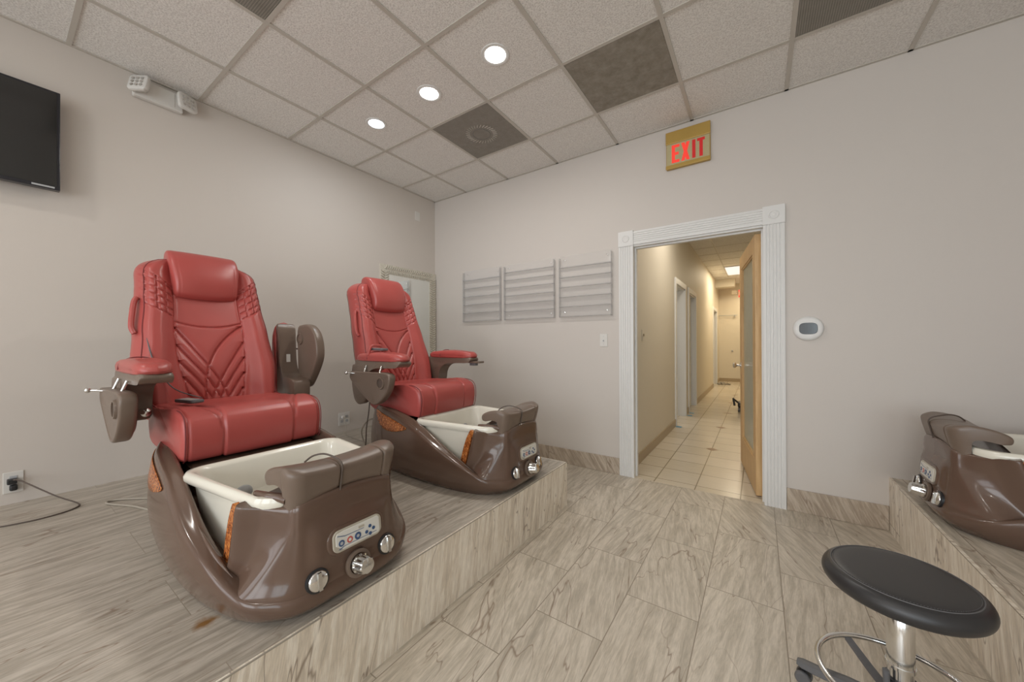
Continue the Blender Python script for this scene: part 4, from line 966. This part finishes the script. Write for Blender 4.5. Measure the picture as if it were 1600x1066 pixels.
for k in range(3):
    ang = math.radians(120+120*k); bm = bmesh.new(); R_ = Matrix.Rotation(ang, 4, 'Z')
    rows = [[R_ @ Vector((r, w_*cx, z+.006*cz)) for cx, cz in ((-1, -1), (-1, 1), (1, 1), (1, -1))] for r, z, w_ in ((.03, .10, .012), (.10, .118, .011), (.188, .148, .009))]
    grid(bm, rows, True, False, 0, True, True); obj('ring_arm', bm, 'grey', st)

# ------------------------------------------------------------------ remotes and cords
def remote(name, label, loc, rot):
    t = thing(name, label, 'remote', loc); t.rotation_euler = rot
    bm = bmesh.new(); pts = rrect(-.07, .07, -.029, .029, .010, 4)
    grid(bm, [[Vector((x*e, y*e, z)) for x, y in pts] for e, z in ((.94, 0), (1, .003), (1, .012), (.96, .015))], True, False, 0, True, True); obj('case', bm, 'grey', t, True)
    box('keypad', (-.058, .045, -.022, .022, .015, .0158), 'lgrey', t)
    box('display', (-.025, .015, -.012, .012, .0158, .0164), 'panelrim', t)
    return t
r1 = remote('massage_remote', 'grey massage remote lying on the seat of the nearer red chair', (PXL-1.175, -2.50-.165, PH+.592), (0, 0, .25))
r2_ = remote('massage_remote', 'dark remote strapped on the near armrest of the farther red chair', (PXL-1.02, -1.35-.345, PH+.832), (0, .02, .1))
bm = bmesh.new(); tube(bm, cr([(-1.02-.02, -.345-.062, .80), (-1.02-.02, -.345-.04, .858), (-1.02-.02, -.345, .866), (-1.02-.02, -.345+.04, .858), (-1.02-.02, -.345+.062, .80)], 5), .010, 8)
for v in bm.verts: pass
obj('remote_strap', bm, 'red', c2, True)
def cord(name, pts, r, mat, label):
    bm = bmesh.new(); tube(bm, cr(pts, 8), r, 8); return tag(obj(name, bm, mat, None, True), label, 'cord')
def part_cord(name, pts, r, mat, par):
    bm = bmesh.new(); L0 = Vector(par.location); tube(bm, [Vector(p)-L0 for p in cr(pts, 8)], r, 8); return obj(name, bm, mat, par, True)
part_cord('remote_cord', [(PXL-1.235, -2.60, PH+.60), (PXL-1.30, -2.70, PH+.66), (PXL-1.36, -2.76, PH+.80), (PXL-1.45, -2.775, PH+.95), (PXL-1.53, -2.79, PH+1.03), (PXL-1.54, -2.77, PH+1.06)], .0028, 'grey', c1)
cord('power_cord', [(.045, -3.155, .455), (.09, -3.13, .45), (.22, -3.02, .36), (.31, -2.955, .3215), (.38, -2.965, .3195), (.42, -3.03, .3195), (.42, -3.13, .3195), (.36, -3.25, .3195), (.2, -3.33, .3195)], .0035, 'cord_b', 'dark power cord looping from the left wall outlet onto the platform')
part_cord('power_cord', [(PXL-1.28, -2.60, .56), (PXL-1.36, -2.66, .55), (PXL-1.41, -2.70, .45), (PXL-1.40, -2.72, .345), (PXL-1.46, -2.74, .322), (.62, -2.79, .3215), (.50, -2.845, .3215), (.445, -2.865, .3215), (.42, -2.85, .3215), (.44, -2.81, .3215), (.52, -2.74, .3215), (.65, -2.66, .3215), (.80, -2.58, .3215)], .0055, 'cord_g', c1)
part_cord('power_cord', [(.04, -1.253, .46), (.07, -1.25, .40), (.09, -1.26, .335), (.16, -1.30, .3205), (.35, -1.33, .3205), (.60, -1.36, .3205), (.86, -1.40, .3205)], .0035, 'cord_g', c2)
part_cord('water_hose', [(PXL-1.28, -1.46, .60), (PXL-1.38, -1.52, .59), (PXL-1.46, -1.54, .50), (PXL-1.44, -1.53, .40), (PXL-1.38, -1.52, .335), (PXL-1.30, -1.50, .3225)], .0055, 'cord_g', c2)
part_cord('hanging_cable', [(PXL-1.09, -1.715, .79), (PXL-1.09, -1.725, .70), (PXL-1.10, -1.735, .60), (PXL-1.10, -1.74, .50), (PXL-1.11, -1.75, .40), (PXL-1.12, -1.745, .322)], .004, 'cord_b', c2)
